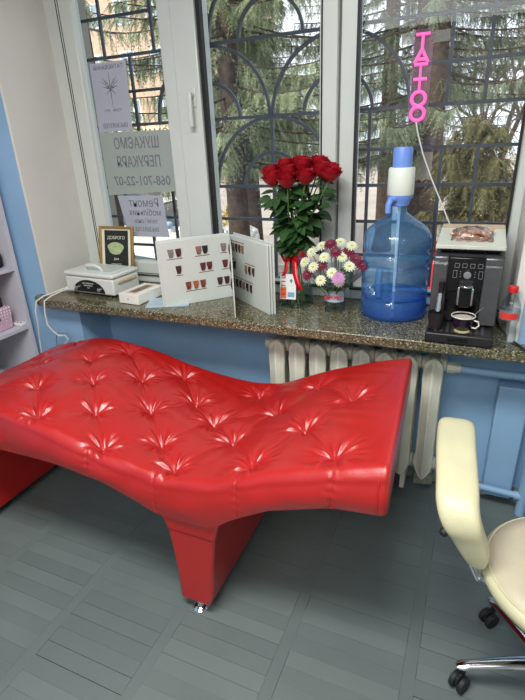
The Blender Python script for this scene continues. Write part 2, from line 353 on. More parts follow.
def tuft(X, Y):
    Z = np.zeros_like(X)
    for i, (bx, by) in enumerate(BUT):
        dx, dy = X-bx, Y-by; r = np.hypot(dx, dy)+1e-6; th = np.arctan2(dy, dx)
        Z -= .019*np.exp(-(r/.034)**1.2)+.008*np.exp(-(r/.075)**2)
        ph = i*1.7; w = np.cos(9*th+ph)+.6*np.cos(5*th+ph*2.1)+.5*np.cos(14*th-ph)
        Z += .0038*w*np.exp(-((r-.042)/.028)**2)*np.minimum(1, r/.02)
        for j, (cx_, cy_) in enumerate(BUT):
            if j == i: continue
            vx, vy = cx_-bx, cy_-by; L_ = math.hypot(vx, vy)
            if j < i or L_ > .26: continue
            if abs(vy) < .07 or abs(vx) < .07: continue
            k = 1.0 if vx*vy < 0 else .35
            t = np.clip((dx*vx+dy*vy)/L_**2, 0, 1); ds = np.hypot(dx-t*vx, dy-t*vy)
            side = (dx*vy-dy*vx)/L_
            Z -= k*(.0035*np.exp(-(ds/.0055)**2)+.006*np.exp(-(ds/.03)**2))
            Z -= k*.0018*np.exp(-((side-.012)/.0035)**2)*np.exp(-((t-.5)/.35)**2)*(ds < .05)
        tn = np.cos(17*th+ph*1.3)+.7*np.cos(23*th-ph); Z += .0009*tn*np.exp(-((r-.062)/.026)**2)
    # loose ripples
    Z += .0012*np.sin(X*61+Y*37+2*np.sin(Y*19))*np.sin(X*23-Y*41)
    return Z
NX, NY = 560, 220
xs = np.linspace(-2.02, -.12, NX)
ztop = smoothi(xs, PX, PZ); zbot = smoothi(xs, BX, BZ, .03)
Rr = .040
rows = []
for i, x in enumerate(xs):
    e = min(x-xs[0], xs[-1]-x); re = .05 if x < -1 else .018
    q = 1-math.sqrt(max(0, 1-(1-min(e/re, 1))**2))      # end rounding 0..1
    zt = ztop[i]-q*re; y0, y1 = YF_+q*re*.8, YB_-q*re*.8; zb = zbot[i]+q*re*.3
    y0 += .012*math.sin((x+2)*2.2)**2*0
    row = []
    for j in range(NY):                                  # top
        row.append([x, y0+Rr+(y1-y0-2*Rr)*j/(NY-1), zt])
    for a in range(1, 9):
        t = PI/2*a/8; row.append([x, y1-Rr+Rr*math.sin(t), zt-Rr+Rr*math.cos(t)])
    for a in range(1, 9): row.append([x, y1, zt-Rr+(zb-zt+Rr)*a/8])
    for a in range(1, 13): row.append([x, y1+(y0-y1)*a/12, zb])
    for a in range(1, 17):
        t = a/16; row.append([x, y0-.010*math.sin(PI*t), zb+(zt-Rr-zb)*t])
    for a in range(1, 8):
        t = PI/2*a/8; row.append([x, y0+Rr-Rr*math.cos(t), zt-Rr+Rr*math.sin(t)])
    rows.append(row)
A = np.array(rows)
n_loop = A.shape[1]
T = tuft(A[:, :, 0], A[:, :, 1])
w = np.zeros(n_loop); w[:NY] = 1; w[NY:NY+8] = np.linspace(.8, 0, 8); w[-7:] = np.linspace(.1, .9, 7)
endf = np.clip(np.minimum(xs-xs[0], xs[-1]-xs)/.05, 0, 1)
A[:, :, 2] += T*w[None, :]*endf[:, None]
# sewn panel seams down the front face, with small puckers
for sx in (-1.52, -1.13, -.86, -.56, -.27):
    fr_ = slice(n_loop-23, n_loop-3)
    d = np.abs(A[:, fr_, 0]-sx); A[:, fr_, 1] += .004*np.exp(-(d/.004)**2)-.0015*np.exp(-(d/.02)**2)*np.cos(A[:, fr_, 2]*240)
fr_ = slice(n_loop-23, n_loop-4)
A[:, fr_, 1] += .002*np.sin(A[:, fr_, 0]*34+np.sin(A[:, fr_, 2]*30)*1.5)*np.sin(A[:, fr_, 2]*9)
mb = MB(); nl = n_loop
A[:, :, 0] -= .042*(np.clip((A[:, :, 1]-YF_)/.735, 0, 1))*np.clip((A[:, :, 0]+1.0)/.9, 0, 1)
mb.v = [tuple(p) for p in A.reshape(-1, 3)]
mb.f = [(i*nl+j, (i+1)*nl+j, (i+1)*nl+(j+1)%nl, i*nl+(j+1)%nl) for i in range(NX-1) for j in range(nl)]
mb.f += [tuple(range(nl)), tuple(range((NX-1)*nl, NX*nl))[::-1]]
couch = thing('massage_couch', 'wavy red leatherette treatment couch with deep button tufting in front of the window', 'couch', (-1.07, 1.37, 0))
obj('cushion', mb, m_red, couch, smooth=60)
mbk = MB()
for bx, by in BUT:
    i = int(np.argmin(np.abs(xs-bx))); j = int(np.clip((by-YF_-Rr)/(YB_-YF_-2*Rr)*(NY-1), 0, NY-1)); z = A[i, j, 2]
    obj('button', MB().ball((bx, by, z+.001), .0105, .0105, .006, 12, 6), m_red, couch)
def leg(pts, nm='leg'):
    l = obj(nm, MB().prism(pts, 'y', YF_+.012, YB_-.03), m_red, couch, bevel=.010)
    return l
lg = leg([(-.822, .046), (-.704, .046), (-.686, .12), (-.675, .25), (-.660, .36), (-.635, .45), (-.60, .52), (-.93, .50), (-.87, .44), (-.838, .36), (-.824, .2)])
obj('seam', MB().box(-.838, -.662, YF_+.0095, YF_+.013, .366, .371), mat('dark_red_stitching', (120, 14, 18), .6), lg, smooth=0)
lg2 = leg([(-1.98, .036), (-1.865, .046), (-1.87, .12), (-1.865, .3), (-1.84, .45), (-1.80, .52), (-2.0, .50), (-1.995, .3)])
for L_, cx_ in ((lg, -.757), (lg2, -1.92)):
    for y in (YF_+.034, YB_-.09): obj('glide', MB().lathe((cx_, y, 0), [(.026, 0), (.028, .006), (.022, .012), (.012, .016), (.012, .047)], 20), m_chrome, L_)
# piping round the right end
i = NX-2
pp_ = [tuple(p) for p in A[NX-12]]
pp_ = pp_[::3]
obj('piping', MB().tube([(p[0]+.010, p[1], p[2]) for p in pp_]+[(pp_[0][0]+.010, pp_[0][1], pp_[0][2])], .003, 6), m_red, couch)

# ------------------------------------------------------------------ radiator and pipes
rad = thing('cast_iron_radiator', 'ivory painted cast iron radiator of eight sections under the windowsill', 'radiator', (-.434, 1.97, .05))
def section(cx_):
    o_ = [(0, .714), (.020, .704), (.040, .684), (.043, .62), (.040, .56), (.040, .24), (.043, .19), (.036, .155), (.014, .116), (0, .106)]
    out = o_+[(-a, b) for a, b in o_[-2:0:-1]]
    m_ = MB()
    for ya, yb in ((1.905, 1.93), (2.01, 2.035)): m_.prism([(cx_+a*.94, b) for a, b in out], 'y', ya, yb)
    rg = [(.010, .69), (.012, .14)]
    m_.add([(cx_, 1.888, .685), (cx_, 1.888, .14), (cx_-.030, 1.905, .66), (cx_-.030, 1.905, .17), (cx_+.030, 1.905, .66), (cx_+.030, 1.905, .17), (cx_, 1.905, .708), (cx_, 1.905, .112)],
           [(0, 2, 3, 1), (0, 1, 5, 4), (0, 6, 2), (0, 4, 6), (1, 3, 7), (1, 7, 5)])
    m_.box(cx_-.026, cx_+.026, 1.93, 2.01, .13, .70)
    for z in (.665, .165): m_.tube([(cx_-.049, 1.97, z), (cx_-.03, 1.97, z), (cx_, 1.97, z), (cx_+.03, 1.97, z), (cx_+.049, 1.97, z)], [.030, .031, .038, .031, .030], 16)
    obj('section', m_, m_rad, rad, bevel=.005)
for i in range(8): section(-.838+.05+i*.0992)
obj('plug', MB().cyl((-.86, 1.97, .665), (-.838, 1.97, .665), .026, n=8), m_rad, rad)
obj('plug', MB().cyl((-.86, 1.97, .165), (-.838, 1.97, .165), .024, n=8), m_rad, rad)
obj('union_nut', MB().cyl((-.042, 1.97, .655), (-.012, 1.97, .655), .024, n=8).cyl((-.012, 1.97, .655), (.01, 1.97, .655), .019), m_rad, rad)
obj('union_nut', MB().cyl((-.042, 1.97, .165), (-.018, 1.97, .165), .024, n=8), m_rad, rad)
for x in (-.70, -.19): obj('bracket', MB().box(x, x+.02, 1.93, 2.068, .02, .12), m_rad, rad)
pipe = thing('heating_pipe', 'blue painted heating pipework running from the radiator to the right corner', 'pipe', (.3, 1.98, 0))
obj('supply_pipe', MB().tube([(.008, 1.97, .655), (.12, 1.965, .656), (.60, 1.955, .668), (.76, 1.955, .672)], .0165, 14), m_blue, pipe)
obj('return_pipe', MB().tube([(-.02, 1.97, .165), (.02, 1.97, .16), (.06, 1.965, .12), (.12, 1.96, .10), (.30, 1.955, .095)], .0145, 14), m_blue, pipe)
obj('riser_pipe', MB().tube([(.325, 1.955, 0.0), (.325, 1.955, .62)], .02, 14).tube([(.29, 1.955, .095), (.325, 1.955, .095)], .019, 14), m_blue, pipe)
struct('trim_5', MB().box(.165, .285, 2.0, YN, .03, .585), m_blue, bevel=.006)
pl = MB(); r5 = random.Random(5)
for i in range(26):
    x = r5.uniform(-1.4, .7); s = r5.uniform(.02, .05); pl.obox((x, 2.055-r5.uniform(0, .02), .015), (s, r5.uniform(-.01, .01), 0), (0, r5.uniform(.01, .025), 0), (0, 0, r5.uniform(.01, .045)))
struct('baseboard_front', MB().box(NL, .75, YN-.012, YN, 0, .05), mat('grey_cement_skirting', (138, 140, 136), .9, vary=.2, scale=30, bump=.6, bscale=60))
o = obj('crumbled_plaster', pl, mat('crumbled_plaster', (150, 150, 142), .95, vary=.25, scale=40, bump=.6), bevel=.004); tag(o, 'crumbled grey plaster and cement along the foot of the blue wall', 'plaster', kind='stuff')

# ------------------------------------------------------------------ swivel stool with arm pad
ch = thing('swivel_chair', 'cream leatherette swivel chair with chrome star base at the right edge', 'chair', (.345, 1.14, 0))
obj('seat', MB().lathe((.345, 1.14, 0), [(0, .425), (.14, .425), (.190, .430), (.216, .445), (.225, .465), (.222, .482), (.208, .492)], 56), m_cream, ch, smooth=60)
obj('seat_top', MB().lathe((.345, 1.14, 0), [(.210, .488), (.207, .496), (.17, .503), (.08, .506), (0, .507)], 56), m_beige, ch, smooth=60)
obj('piping', MB().tube([(.345+.2105*math.cos(a*PI/30), 1.14+.2105*math.sin(a*PI/30), .492) for a in range(61)], .0035, 6), m_cream, ch)
def pad(cl, wd, th, n=24):
    m_ = MB(); P = []
    for k, (p, nrm) in enumerate(cl):
        p = Vector(p); nrm = Vector(nrm).normalized(); t = (Vector(cl[min(k+1, len(cl)-1)][0])-Vector(cl[max(k-1, 0)][0])).normalized(); s = t.cross(nrm).normalized(); nrm = s.cross(t).normalized()
        e = min(k, len(cl)-1-k)/(len(cl)-1); sc = math.sqrt(max(0, 1-(1-min(e/.17, 1))**2))*.94+.06
        W_, H_ = wd*sc*(1.02-.42*max(0, k/len(cl)-.45)/.55), th*(sc**.5)
        ring = []
        for a in range(n):
            an = 2*PI*a/n; c, s_ = math.cos(an), math.sin(an)
            ring.append(tuple(p+s*W_*math.copysign(abs(c)**.55, c)+nrm*H_*math.copysign(abs(s_)**.6, s_)))
        P.append(ring+[ring[0]])
    m_.grid(P); return m_
key = [((.014, 1.372, .733), (0, .25, 1)), ((.016, 1.35, .745), (0, .1, 1)), ((.022, 1.25, .735), (0, -.15, 1)), ((.034, 1.14, .705), (-.05, -.25, 1)), ((.042, 1.075, .680), (-.15, -.6, 1)),
       ((.058, 1.050, .645), (-.3, -1, .5)), ((.078, 1.060, .60), (-.35, -1, .2)), ((.098, 1.07, .55), (-.35, -1, .15)), ((.114, 1.08, .50), (-.35, -1, .1))]
cl = []
for k in range(len(key)-1):
    for t in np.linspace(0, 1, 7)[:-1]:
        def cr(i, q): 
            g = lambda n: Vector(key[max(0, min(len(key)-1, n))][q])
            a, b, c, d = g(i-1), g(i), g(i+1), g(i+2)
            return .5*((2*b)+(c-a)*t+(2*a-5*b+4*c-d)*t*t+(3*b-a-3*c+d)*t**3)
        cl.append((cr(k, 0), cr(k, 1)))
cl.append(key[-1])
ap = obj('arm_pad', pad(cl, .052, .024), m_cream, ch, smooth=70)
obj('arm_bracket', MB().tube([(.105, 1.085, .50), (.118, 1.10, .45), (.16, 1.12, .40), (.26, 1.13, .395)], .011, 10).tube([(.02, 1.13, .665), (.045, 1.10, .60), (.09, 1.10, .49), (.12, 1.10, .43)], .007, 8), m_chrome, ch)
obj('knob', MB().cyl((.036, 1.075, .645), (.020, 1.045, .618), .010).ball((.018, 1.042, .615), .012), m_rubber, ch)
obj('gas_column', MB().cyl((.345, 1.15, .10), (.345, 1.15, .26), .028).cyl((.345, 1.15, .26), (.345, 1.15, .40), .016), m_chrome, ch)
obj('seat_plate', MB().box(.25, .44, 1.05, 1.24, .408, .426), m_black, ch, bevel=.004)
hub = Vector((.345, 1.16, 0))
obj('hub', MB().lathe((hub.x, hub.y, 0), [(.035, .085), (.042, .1), (.042, .13), (.03, .145)], 24), m_chrome, ch)
for k in range(5):
    a = math.radians(198-72*k); d = Vector((math.cos(a), math.sin(a), 0)); sd = Vector((-d.y, d.x, 0))
    P = []
    for t in np.linspace(0, 1, 14):
        c = hub+d*(.02+.235*t)+Vector((0, 0, .118-.030*t**1.5)); wd_ = .024-.011*t+(.004 if t > .9 else 0); hh = .016-.006*t
        if t == 1: wd_ *= .55; hh *= .6
        ring = [tuple(c+sd*wd_*math.cos(q)+Vector((0, 0, hh*math.sin(q) if math.sin(q) > 0 else hh*.7*math.sin(q)))) for q in np.linspace(0, 2*PI, 15)]
        P.append(ring)
    arm = obj('base_arm', MB().grid(P).add(P[-1][:-1], [tuple(range(14))]), m_chrome, ch, smooth=60)
    c = hub+d*.232
    wd = Vector((math.cos(a+.7+k), math.sin(a+.7+k), 0)); ax = Vector((-wd.y, wd.x, 0))
    w0 = c+wd*.012+Vector((0, 0, .0265))
    cs = obj('caster', MB().cyl(w0-ax*.022, w0-ax*.006, .0262, n=24).cyl(w0+ax*.006, w0+ax*.022, .0262, n=24).cyl(w0-ax*.006, w0+ax*.006, .012).cyl(c+Vector((0, 0, .04)), c+Vector((0, 0, .085)), .008)
             .obox(w0+Vector((0, 0, .018)), wd*.02, ax*.0055, (0, 0, .018)), m_rubber, ch, bevel=.003)

# ------------------------------------------------------------------ shelf unit at the left
SX = -2.24
su = thing('shelf_unit', 'pale grey open shelf unit against the left wall', 'shelf', (-2.43, 1.2, 0))
obj('end_panel', MB().box(X0+.005, SX, 1.80, 1.822, 0, 1.98), m_shelf, su, bevel=.001)
obj('end_panel', MB().box(X0+.005, SX, .55, .572, 0, 1.98), m_shelf, su, bevel=.001)
obj('back_panel', MB().box(X0+.004, X0+.012, .572, 1.80, 0, 1.98), m_shelf, su)
for z in (.06, .34, .645, .975, 1.32, 1.96): obj('shelf_board', MB().box(X0+.012, SX-.003, .572, 1.80, z, z+.02), m_shelf, su, bevel=.001)
def taper_box(x0, x1, y0, y1, z0, z1, e): return MB().add([(x0+e,y0+e,z0),(x1-e,y0+e,z0),(x1-e,y1-e,z0),(x0+e,y1-e,z0),(x0,y0,z1),(x1,y0,z1),(x1,y1,z1),(x0,y1,z1)], [(0,3,2,1),(4,5,6,7),(0,1,5,4),(1,2,6,5),(2,3,7,6),(3,0,4,7)])
bk = thing('storage_basket', 'pink basket with white dots on the shelf below the black bag', 'basket', (-2.42, 1.54, .666))
obj('body', taper_box(-2.53, -2.285, 1.44, 1.755, .666, .79, .008), dotted('pink_dotted_plastic', (205, 170, 190), (240, 236, 240), 60), bk, bevel=.006)
obj('handle', MB().tube([(-2.287, 1.56, .735), (-2.278, 1.58, .745), (-2.278, 1.65, .745), (-2.287, 1.67, .735)], .007, 8), m_black, bk)
o = obj('black_pouch', MB().box(-2.50, -2.31, 1.50, 1.74, .745, .865), mat('black_fabric', (26, 26, 30), .8, bump=.4), bevel=.025, loc=(-2.44, 1.54, .75)); tag(o, 'black fabric pouch standing inside the pink dotted basket', 'pouch')
o = thing('black_bag', 'small black case on the upper shelf above the pink basket', 'case', (-2.45, 1.6, .996))
obj('body', MB().box(-2.50, -2.285, 1.46, 1.785, .996, 1.085), mat('black_fabric', (26, 26, 30), .8), o, bevel=.02)
obj('latch', MB().box(-2.286, -2.281, 1.69, 1.73, 1.03, 1.05), mat('olive_metal', (120, 120, 70), .5, .5), o)
ps = thing('power_strip', 'white power strip lying on the shelf beside the pink basket', 'power strip', (-2.29, 1.75, .666))
obj('body', MB().box(-2.34, -2.25, 1.762, 1.797, .666, .684), mat('white_plastic', (228, 228, 226), .4), ps, bevel=.004)
for x in (-2.32, -2.295, -2.27): obj('socket', MB().cyl((x, 1.779, .6835), (x, 1.779, .685), .006), m_black, ps)
cb = MB(); Pn = 14
P = [[(-2.55+.25*i/Pn, 1.45+.3*j/Pn, .361+.07*math.sin(PI*i/Pn)*math.sin(PI*j/Pn)+.012*math.sin(i*2.3+j)*math.sin(j*1.9)*math.sin(PI*i/Pn)) for j in range(Pn+1)] for i in range(Pn+1)]
o = obj('plastic_bag', cb.grid(P), mat('white_green_bag', (190, 205, 195), .4, vary=.25, scale=30), loc=(-2.42, 1.6, .361)); o.modifiers.new('t', 'SOLIDIFY').thickness = .002
tag(o, 'crumpled white and green bag on the low shelf behind the couch', 'bag')

# ------------------------------------------------------------------ things on the sill
ZS = .84
mw = mat('white_enamel', (214, 217, 212), .35, vary=.02)
# dry heat sterilizer
st = thing('sterilizer', 'white tabletop dry heat sterilizer with black half-round control panel', 'sterilizer', (-1.85, 1.99, ZS))
Rz = Matrix.Translation((-2.005, 1.905, ZS)) @ Matrix.Rotation(math.radians(-3), 4, 'Z') @ Matrix.Diagonal((1, 1, 1.10, 1))
def loc_box(*a): return MB().box(*a).xf(Rz)
obj('body', loc_box(0, .335, 0, .20, .012, .088), mw, st, bevel=.008, seg=3)
obj('lid', loc_box(-.004, .339, -.003, .204, .091, .112), mw, st, bevel=.009, seg=3)
obj('lid_recess', loc_box(.03, .30, .03, .17, .110, .1145), mat('pale_grey_enamel', (206, 214, 212), .3), st, bevel=.003)
obj('lid_handle', MB().tube([(.10, .06, .112), (.105, .055, .128), (.13, .05, .138), (.185, .05, .138), (.21, .055, .128), (.215, .06, .112)], .008, 10).xf(Rz), mw, st)
pan = [(.060+.2*0, .020)]+[(.165+.105*math.cos(a), .022+.056*math.sin(a)) for a in np.linspace(0, PI, 24)]
pan = [(.165+.108*math.cos(a), .020+.058*math.sin(a)) for a in np.linspace(0, PI, 28)]
cp = obj('control_panel', MB().prism(pan, 'y', -.004, .004).xf(Rz), m_black, st)
for x in (.085, .245): obj('dial', MB().cyl((x, -.003, .036), (x, -.016, .036), .011).obox((x, -.018, .036), (.002, 0, 0), (0, .003, 0), (0, 0, .009)).xf(Rz), m_chrome, cp)
right = Rz.to_3x3() @ Vector((1, 0, 0))
for s_, z, t in ((.0085, .062, 'HIGH TEMPERATURE'), (.0085, .051, 'STERILIZER BOX'), (.006, .040, 'FY-501')):
    obj('lettering', text_mb(t, s_, Rz @ Vector((.165, -.0048, z)), right, (0, 0, 1)), mw, cp, smooth=0)
obj('side_grip', loc_box(.338, .346, .03, .17, .066, .080), mat('tan_plastic', (206, 186, 150), .5), st, bevel=.003)
for x in (.03, .30):
    for y in (.03, .17): obj('foot', MB().cyl((x, y, 0), (x, y, .013), .012).xf(Rz), m_rubber, st)
# cables from the sterilizer
mcab = mat('white_cable', (222, 222, 216), .5)
pc = thing('power_cable', 'white power cables hanging over the left end of the windowsill', 'cable', (-2.06, 1.86, ZS))
obj('cord', MB().tube([(-2.0, 1.94, .862), (-2.04, 1.91, .860), (-2.062, 1.86, .850), (-2.073, 1.80, .848), (-2.083, 1.755, .832), (-2.095, 1.745, .78), (-2.105, 1.75, .70), (-2.13, 1.762, .64), (-2.15, 1.77, .56), (-2.16, 1.77, .45)], .0038, 8), mcab, pc)
obj('cord', MB().tube([(-1.99, 1.93, .862), (-2.02, 1.88, .858), (-2.02, 1.80, .852), (-2.022, 1.752, .838), (-2.025, 1.742, .78), (-2.03, 1.745, .71), (-2.02, 1.76, .67), (-2.0, 1.775, .64), (-1.97, 1.79, .64), (-1.965, 1.80, .61), (-2.0, 1.80, .58)], .0038, 8), mcab, pc)
obj('plug', MB().box(-2.03, -1.995, 1.915, 1.945, .845, .872), mcab, pc, bevel=.006)
gc = obj('thin_cable', MB().tube([(-2.06, 1.80, .50), (-2.055, 1.80, .60), (-2.03, 1.80, .645), (-1.99, 1.80, .64), (-1.96, 1.80, .65), (-1.94, 1.80, .62)], .0028, 8), mat('grey_cable', (120, 130, 150), .5), loc=(-2.0, 1.8, .5)); tag(gc, 'thin grey cable looping below the left end of the windowsill', 'cable')
# framed print
pf = thing('picture_frame', 'small gold framed dark print leaning against the left window', 'picture frame', (-1.84, 2.12, ZS))
Pm = Matrix.Translation((-1.944, 2.105, ZS)) @ Matrix.Rotation(math.radians(2), 4, 'Z') @ Matrix.Rotation(math.radians(-12), 4, 'X')
fw, fh = .225, .325
f_ = MB(); frame(f_, 0, fw, 0, fh, .014, -.012, .004); obj('frame', f_.xf(Pm), mat('gold_frame', (172, 140, 70), .35, .6), pf, bevel=.002)
obj('mat_board', MB().box(.01, fw-.01, -.003, .002, .01, fh-.01).xf(Pm), mat('white_card', (226, 222, 208), .7), pf)
pr = obj('print', MB().box(.034, fw-.034, -.0045, -.003, .025, fh-.022).xf(Pm), mat('dark_print', (34, 38, 34), .5, vary=.5, scale=60), pf)
lf = MB().prism([(.108+.052*math.cos(a)*(1+.1*math.sin(3*a)), .205+.034*math.sin(a)) for a in np.linspace(0, 2*PI, 30)[:-1]], 'y', -.0055, -.0046).xf(Pm)
obj('printed_leaf', lf, mat('pale_green_ink', (170, 186, 140), .6, vary=.2, scale=40), pr)
rt = Pm.to_3x3() @ Vector((1, 0, 0)); up_ = Pm.to_3x3() @ Vector((0, 0, 1))
mw2 = mat('pale_ink', (216, 218, 206), .6)
for t, s_, z in (('ДОБРОГО', .024, .262), ('дня', .02, .148), ('гарного', .018, .118), ('настрою', .018, .09), ('завжди', .013, .06)):
    obj('lettering', text_mb(t, s_, Pm @ Vector((.112, -.0055, z)), rt, up_), mw2, pr, smooth=0)
# phone box and brochure
pb = thing('phone_box', 'small white carton with a pink phone printed on its lid beside the sterilizer', 'box', (-1.5, 1.88, ZS))
Pb = Matrix.Translation((-1.557, 1.797, ZS)) @ Matrix.Rotation(math.radians(-8), 4, 'Z')
Pb = Matrix.Translation((-1.555, 1.80, ZS)) @ Matrix(((.985, .42, 0, 0), (.02, .907, 0, 0), (0, 0, 1, 0), (0, 0, 0, 1))) if False else Matrix.Translation((-1.600, 1.835, ZS)) @ Matrix.Rotation(math.radians(-4), 4, 'Z')
obj('carton', MB().box(0, .125, 0, .20, .002, .052).xf(Pb), mat('white_carton', (232, 230, 222), .5), pb, bevel=.002)
obj('printed_phone', MB().prism([(.035, .02), (.09, .02), (.09, .18), (.035, .18)], 'z', .0521, .0528).xf(Pb), mat('rose_gold_ink', (206, 176, 160), .35), pb, bevel=.006)
obj('printed_screen', MB().prism([(.041, .036), (.084, .036), (.084, .164), (.041, .164)], 'z', .0529, .0532).xf(Pb), mat('dark_bronze_ink', (122, 104, 84), .3), pb)
obj('lettering', text_mb('A', .016, Pb @ Vector((.06, -.0006, .026)), Pb.to_3x3() @ Vector((1, 0, 0)), (0, 0, 1)), mat('grey_ink', (120, 110, 100), .6), pb, smooth=0)
o = obj('brochure', MB().box(0, .21, 0, .15, 0, .004).xf(Matrix.Translation((-1.42, 1.80, ZS+.001)) @ Matrix.Rotation(math.radians(24), 4, 'Z')), mat('pale_blue_print', (170, 190, 205), .35, vary=.12, scale=14), loc=(-1.4, 1.85, ZS)); tag(o, 'thin pale blue brochure lying on the sill under the open swatch album', 'brochure')

# hair colour swatch album
al = thing('swatch_album', 'open white album of hair colour swatches standing on the sill', 'album', (-1.06, 1.96, ZS))
A0, A1, A2, A3 = Vector((-1.332, 1.838, ZS)), Vector((-1.092, 2.098, ZS)), Vector((-.935, 1.80, ZS)), Vector((-.802, 1.882, ZS))
m_page = mat('white_album_page', (202, 208, 203), .35, vary=.02); m_swbar = mat('brown_print', (110, 52, 46), .5)
def page(nm, a, b, h, t, off=0, z0=0, mm=m_page, bev=.002):
    d = (b-a).normalized(); n = Vector((d.y, -d.x, 0)); c = (a+b)/2+n*off+Vector((0, 0, z0+h/2))
    return obj(nm, MB().obox(c, (b-a)/2, n*t/2, (0, 0, h/2)), mm, al, bevel=bev)
UP = Vector((0, 0, 1))
cvl = page('cover', A0-(A1-A0).normalized()*.006, A1, .318, .006, -.008)
pgl = page('page', A0, A1, .310, .010, 0)
cvr = page('cover', A1, A3+(A3-A1).normalized()*.012, .318, .005, -.022)
pgb = page('page', A1, A3+(A3-A1).normalized()*.004, .310, .007, -.012)
pgr = page('page', A1, A3, .310, .007, 0)
lf = page('page', A1+Vector((.004, -.01, 0)), A2, .306, .006, 0)
fr1 = MB(); d = (A1-A0).normalized(); n = Vector((d.y, -d.x, 0))
def swatch(parent, a, d, n, u, z, w_, h_, c, off, k):
    """a fanned lock of hair under a printed line"""
    o_ = a+d*u+n*off+UP*z; m_ = MB()
    for q in range(5):
        s0 = (q-2)/5*w_*.55; s1 = (q-2)/5*w_*1.05
        p0 = o_+d*s0-UP*h_*.5; p1 = o_+d*s1+UP*h_*.5
        m_.tube([p0, (p0+p1)/2+n*.003, p1], [w_*.10, w_*.16, w_*.13], 6)
    obj('hair_swatch', m_, mat('hair_%s' % c[0], c[1], .45, vary=.3, scale=200), parent, smooth=60)
HC = {'grey': (128, 116, 112), 'dark_brown': (66, 38, 34), 'rose_brown': (140, 96, 88), 'black': (26, 24, 26), 'auburn': (122, 60, 40), 'copper': (164, 92, 48), 'burgundy': (92, 38, 38), 'blonde': (170, 146, 104), 'tan': (128, 104, 72)}
rows_ = [(.255, [(.055, 'grey'), (.092, 'dark_brown'), (.19, 'rose_brown'), (.222, 'black'), (.315, 'grey')], ((.035, .11), (.17, .245), (.30, .335))),
         (.175, [(.085, 'dark_brown'), (.205, 'burgundy'), (.238, 'burgundy'), (.318, 'burgundy')], ((.07, .105), (.185, .26), (.30, .34))),
         (.092, [(.125, 'auburn'), (.162, 'copper'), (.198, 'auburn'), (.285, 'dark_brown'), (.322, 'dark_brown')], ((.11, .215), (.27, .34)))]
for z, ss, ls in rows_:
    for u, c in ss: swatch(pgl, A0, d, n, u, z, .026, .036, (c, HC[c]), .0075, 0)
    for a, b in ls:
        c_ = A0+d*(a+b)/2+n*.0055+UP*(z-.028); obj('printed_line', MB().obox(c_, d*(b-a)/2, n*.0006, UP*.0015), m_swbar, pgl, smooth=0)
d2 = (A3-A1).normalized(); n2 = Vector((d2.y, -d2.x, 0))
for z, us in ((.258, (.02, .05, .08, .11, .14)), (.17, (.02, .05)), (.17, (.165, .20, .235)), (.085, (.03, .065, .10, .135, .17, .205))):
    for k, u in enumerate(us): swatch(pgr, A1, d2, n2, u, z, .018, .038, (('black', 'dark_brown', 'tan')[(k+int(z*100)) % 3], HC[('black', 'dark_brown', 'tan')[(k+int(z*100)) % 3]]), .006, 0)
    a, b = us[0]-.012, us[-1]+.012; c_ = A1+d2*(a+b)/2+n2*.004+UP*(z+.028); obj('printed_line', MB().obox(c_, d2*(b-a)/2, n2*.0006, UP*.0015), m_swbar, pgr, smooth=0)
d3 = (A2-A1).normalized(); n3 = Vector((d3.y, -d3.x, 0))
for z in (.255, .17, .085):
    for u in (.06, .10): swatch(lf, A1, d3, n3, u, z, .022, .038, ('dark_brown', HC['dark_brown']), .0045, 0)

# ------------------------------------------------------------------ roses in the tall vase
VC = Vector((-.744, 2.07, ZS))
va = thing('glass_vase', 'clear glass vase holding the tall red roses', 'vase', VC)
vp = [(.076, 0), (.080, .004), (.078, .05), (.066, .11), (.054, .15), (.054, .17)]
obj('body', MB().open_lathe(VC, vp, 40).lathe(VC, [(.0, .0), (.076, 0), (.076, .006), (0, .008)], 40), m_clear, va)
obj('water', MB().lathe(VC, [(0, .009), (.070, .009), (.072, .04), (.062, .09), (0, .09)], 32), clear('clear_water', (244, 250, 246), (222, 234, 226), .7), va)
tg = MB(); pa = [(VC.x+.0*0, 0)]
def curved_label(c, r, a0, a1, z0, z1, n=10):
    return MB().grid([[(c.x+r*math.cos(a), c.y+r*math.sin(a), c.z+z) for z in (z0, z1)] for a in np.linspace(math.radians(a0), math.radians(a1), n)])
tagc = thing('gift_tag', 'white card tag with red and orange lettering on the rose vase', 'tag', VC+Vector((-.0, -.07, .05)))
Mt = Matrix.Translation(VC+Vector((-.050, -.085, .045))) @ Matrix.Rotation(math.radians(6), 4, 'Z') @ Matrix.Rotation(math.radians(-9), 4, 'X')
obj('card', MB().box(0, .075, 0, .001, 0, .115).xf(Mt), mat('white_tag_card', (222, 226, 226), .5), tagc)
obj('orange_patch', MB().box(.002, .03, -.0008, 0, .004, .055).xf(Mt), mat('orange_ink', (222, 110, 60), .5), tagc)
obj('blue_patch', MB().box(.036, .068, -.0008, 0, .01, .032).xf(Mt), mat('blue_ink', (120, 160, 190), .5), tagc)
obj('green_mark', MB().prism([(.045, .085), (.052, .072), (.059, .085), (.052, .095)], 'y', -.0008, 0).xf(Mt), mat('green_ink', (60, 140, 90), .5), tagc)
for k, c_ in enumerate('ETTIL'): obj('lettering', text_mb(c_, .026, Mt @ Vector((.017, -.001, .024+k*.019)), Mt.to_3x3() @ Vector((0, 0, 1)), Mt.to_3x3() @ Vector((-1, 0, 0)), bold=.001), mat('red_ink', (200, 40, 40), .5), tagc, smooth=0)

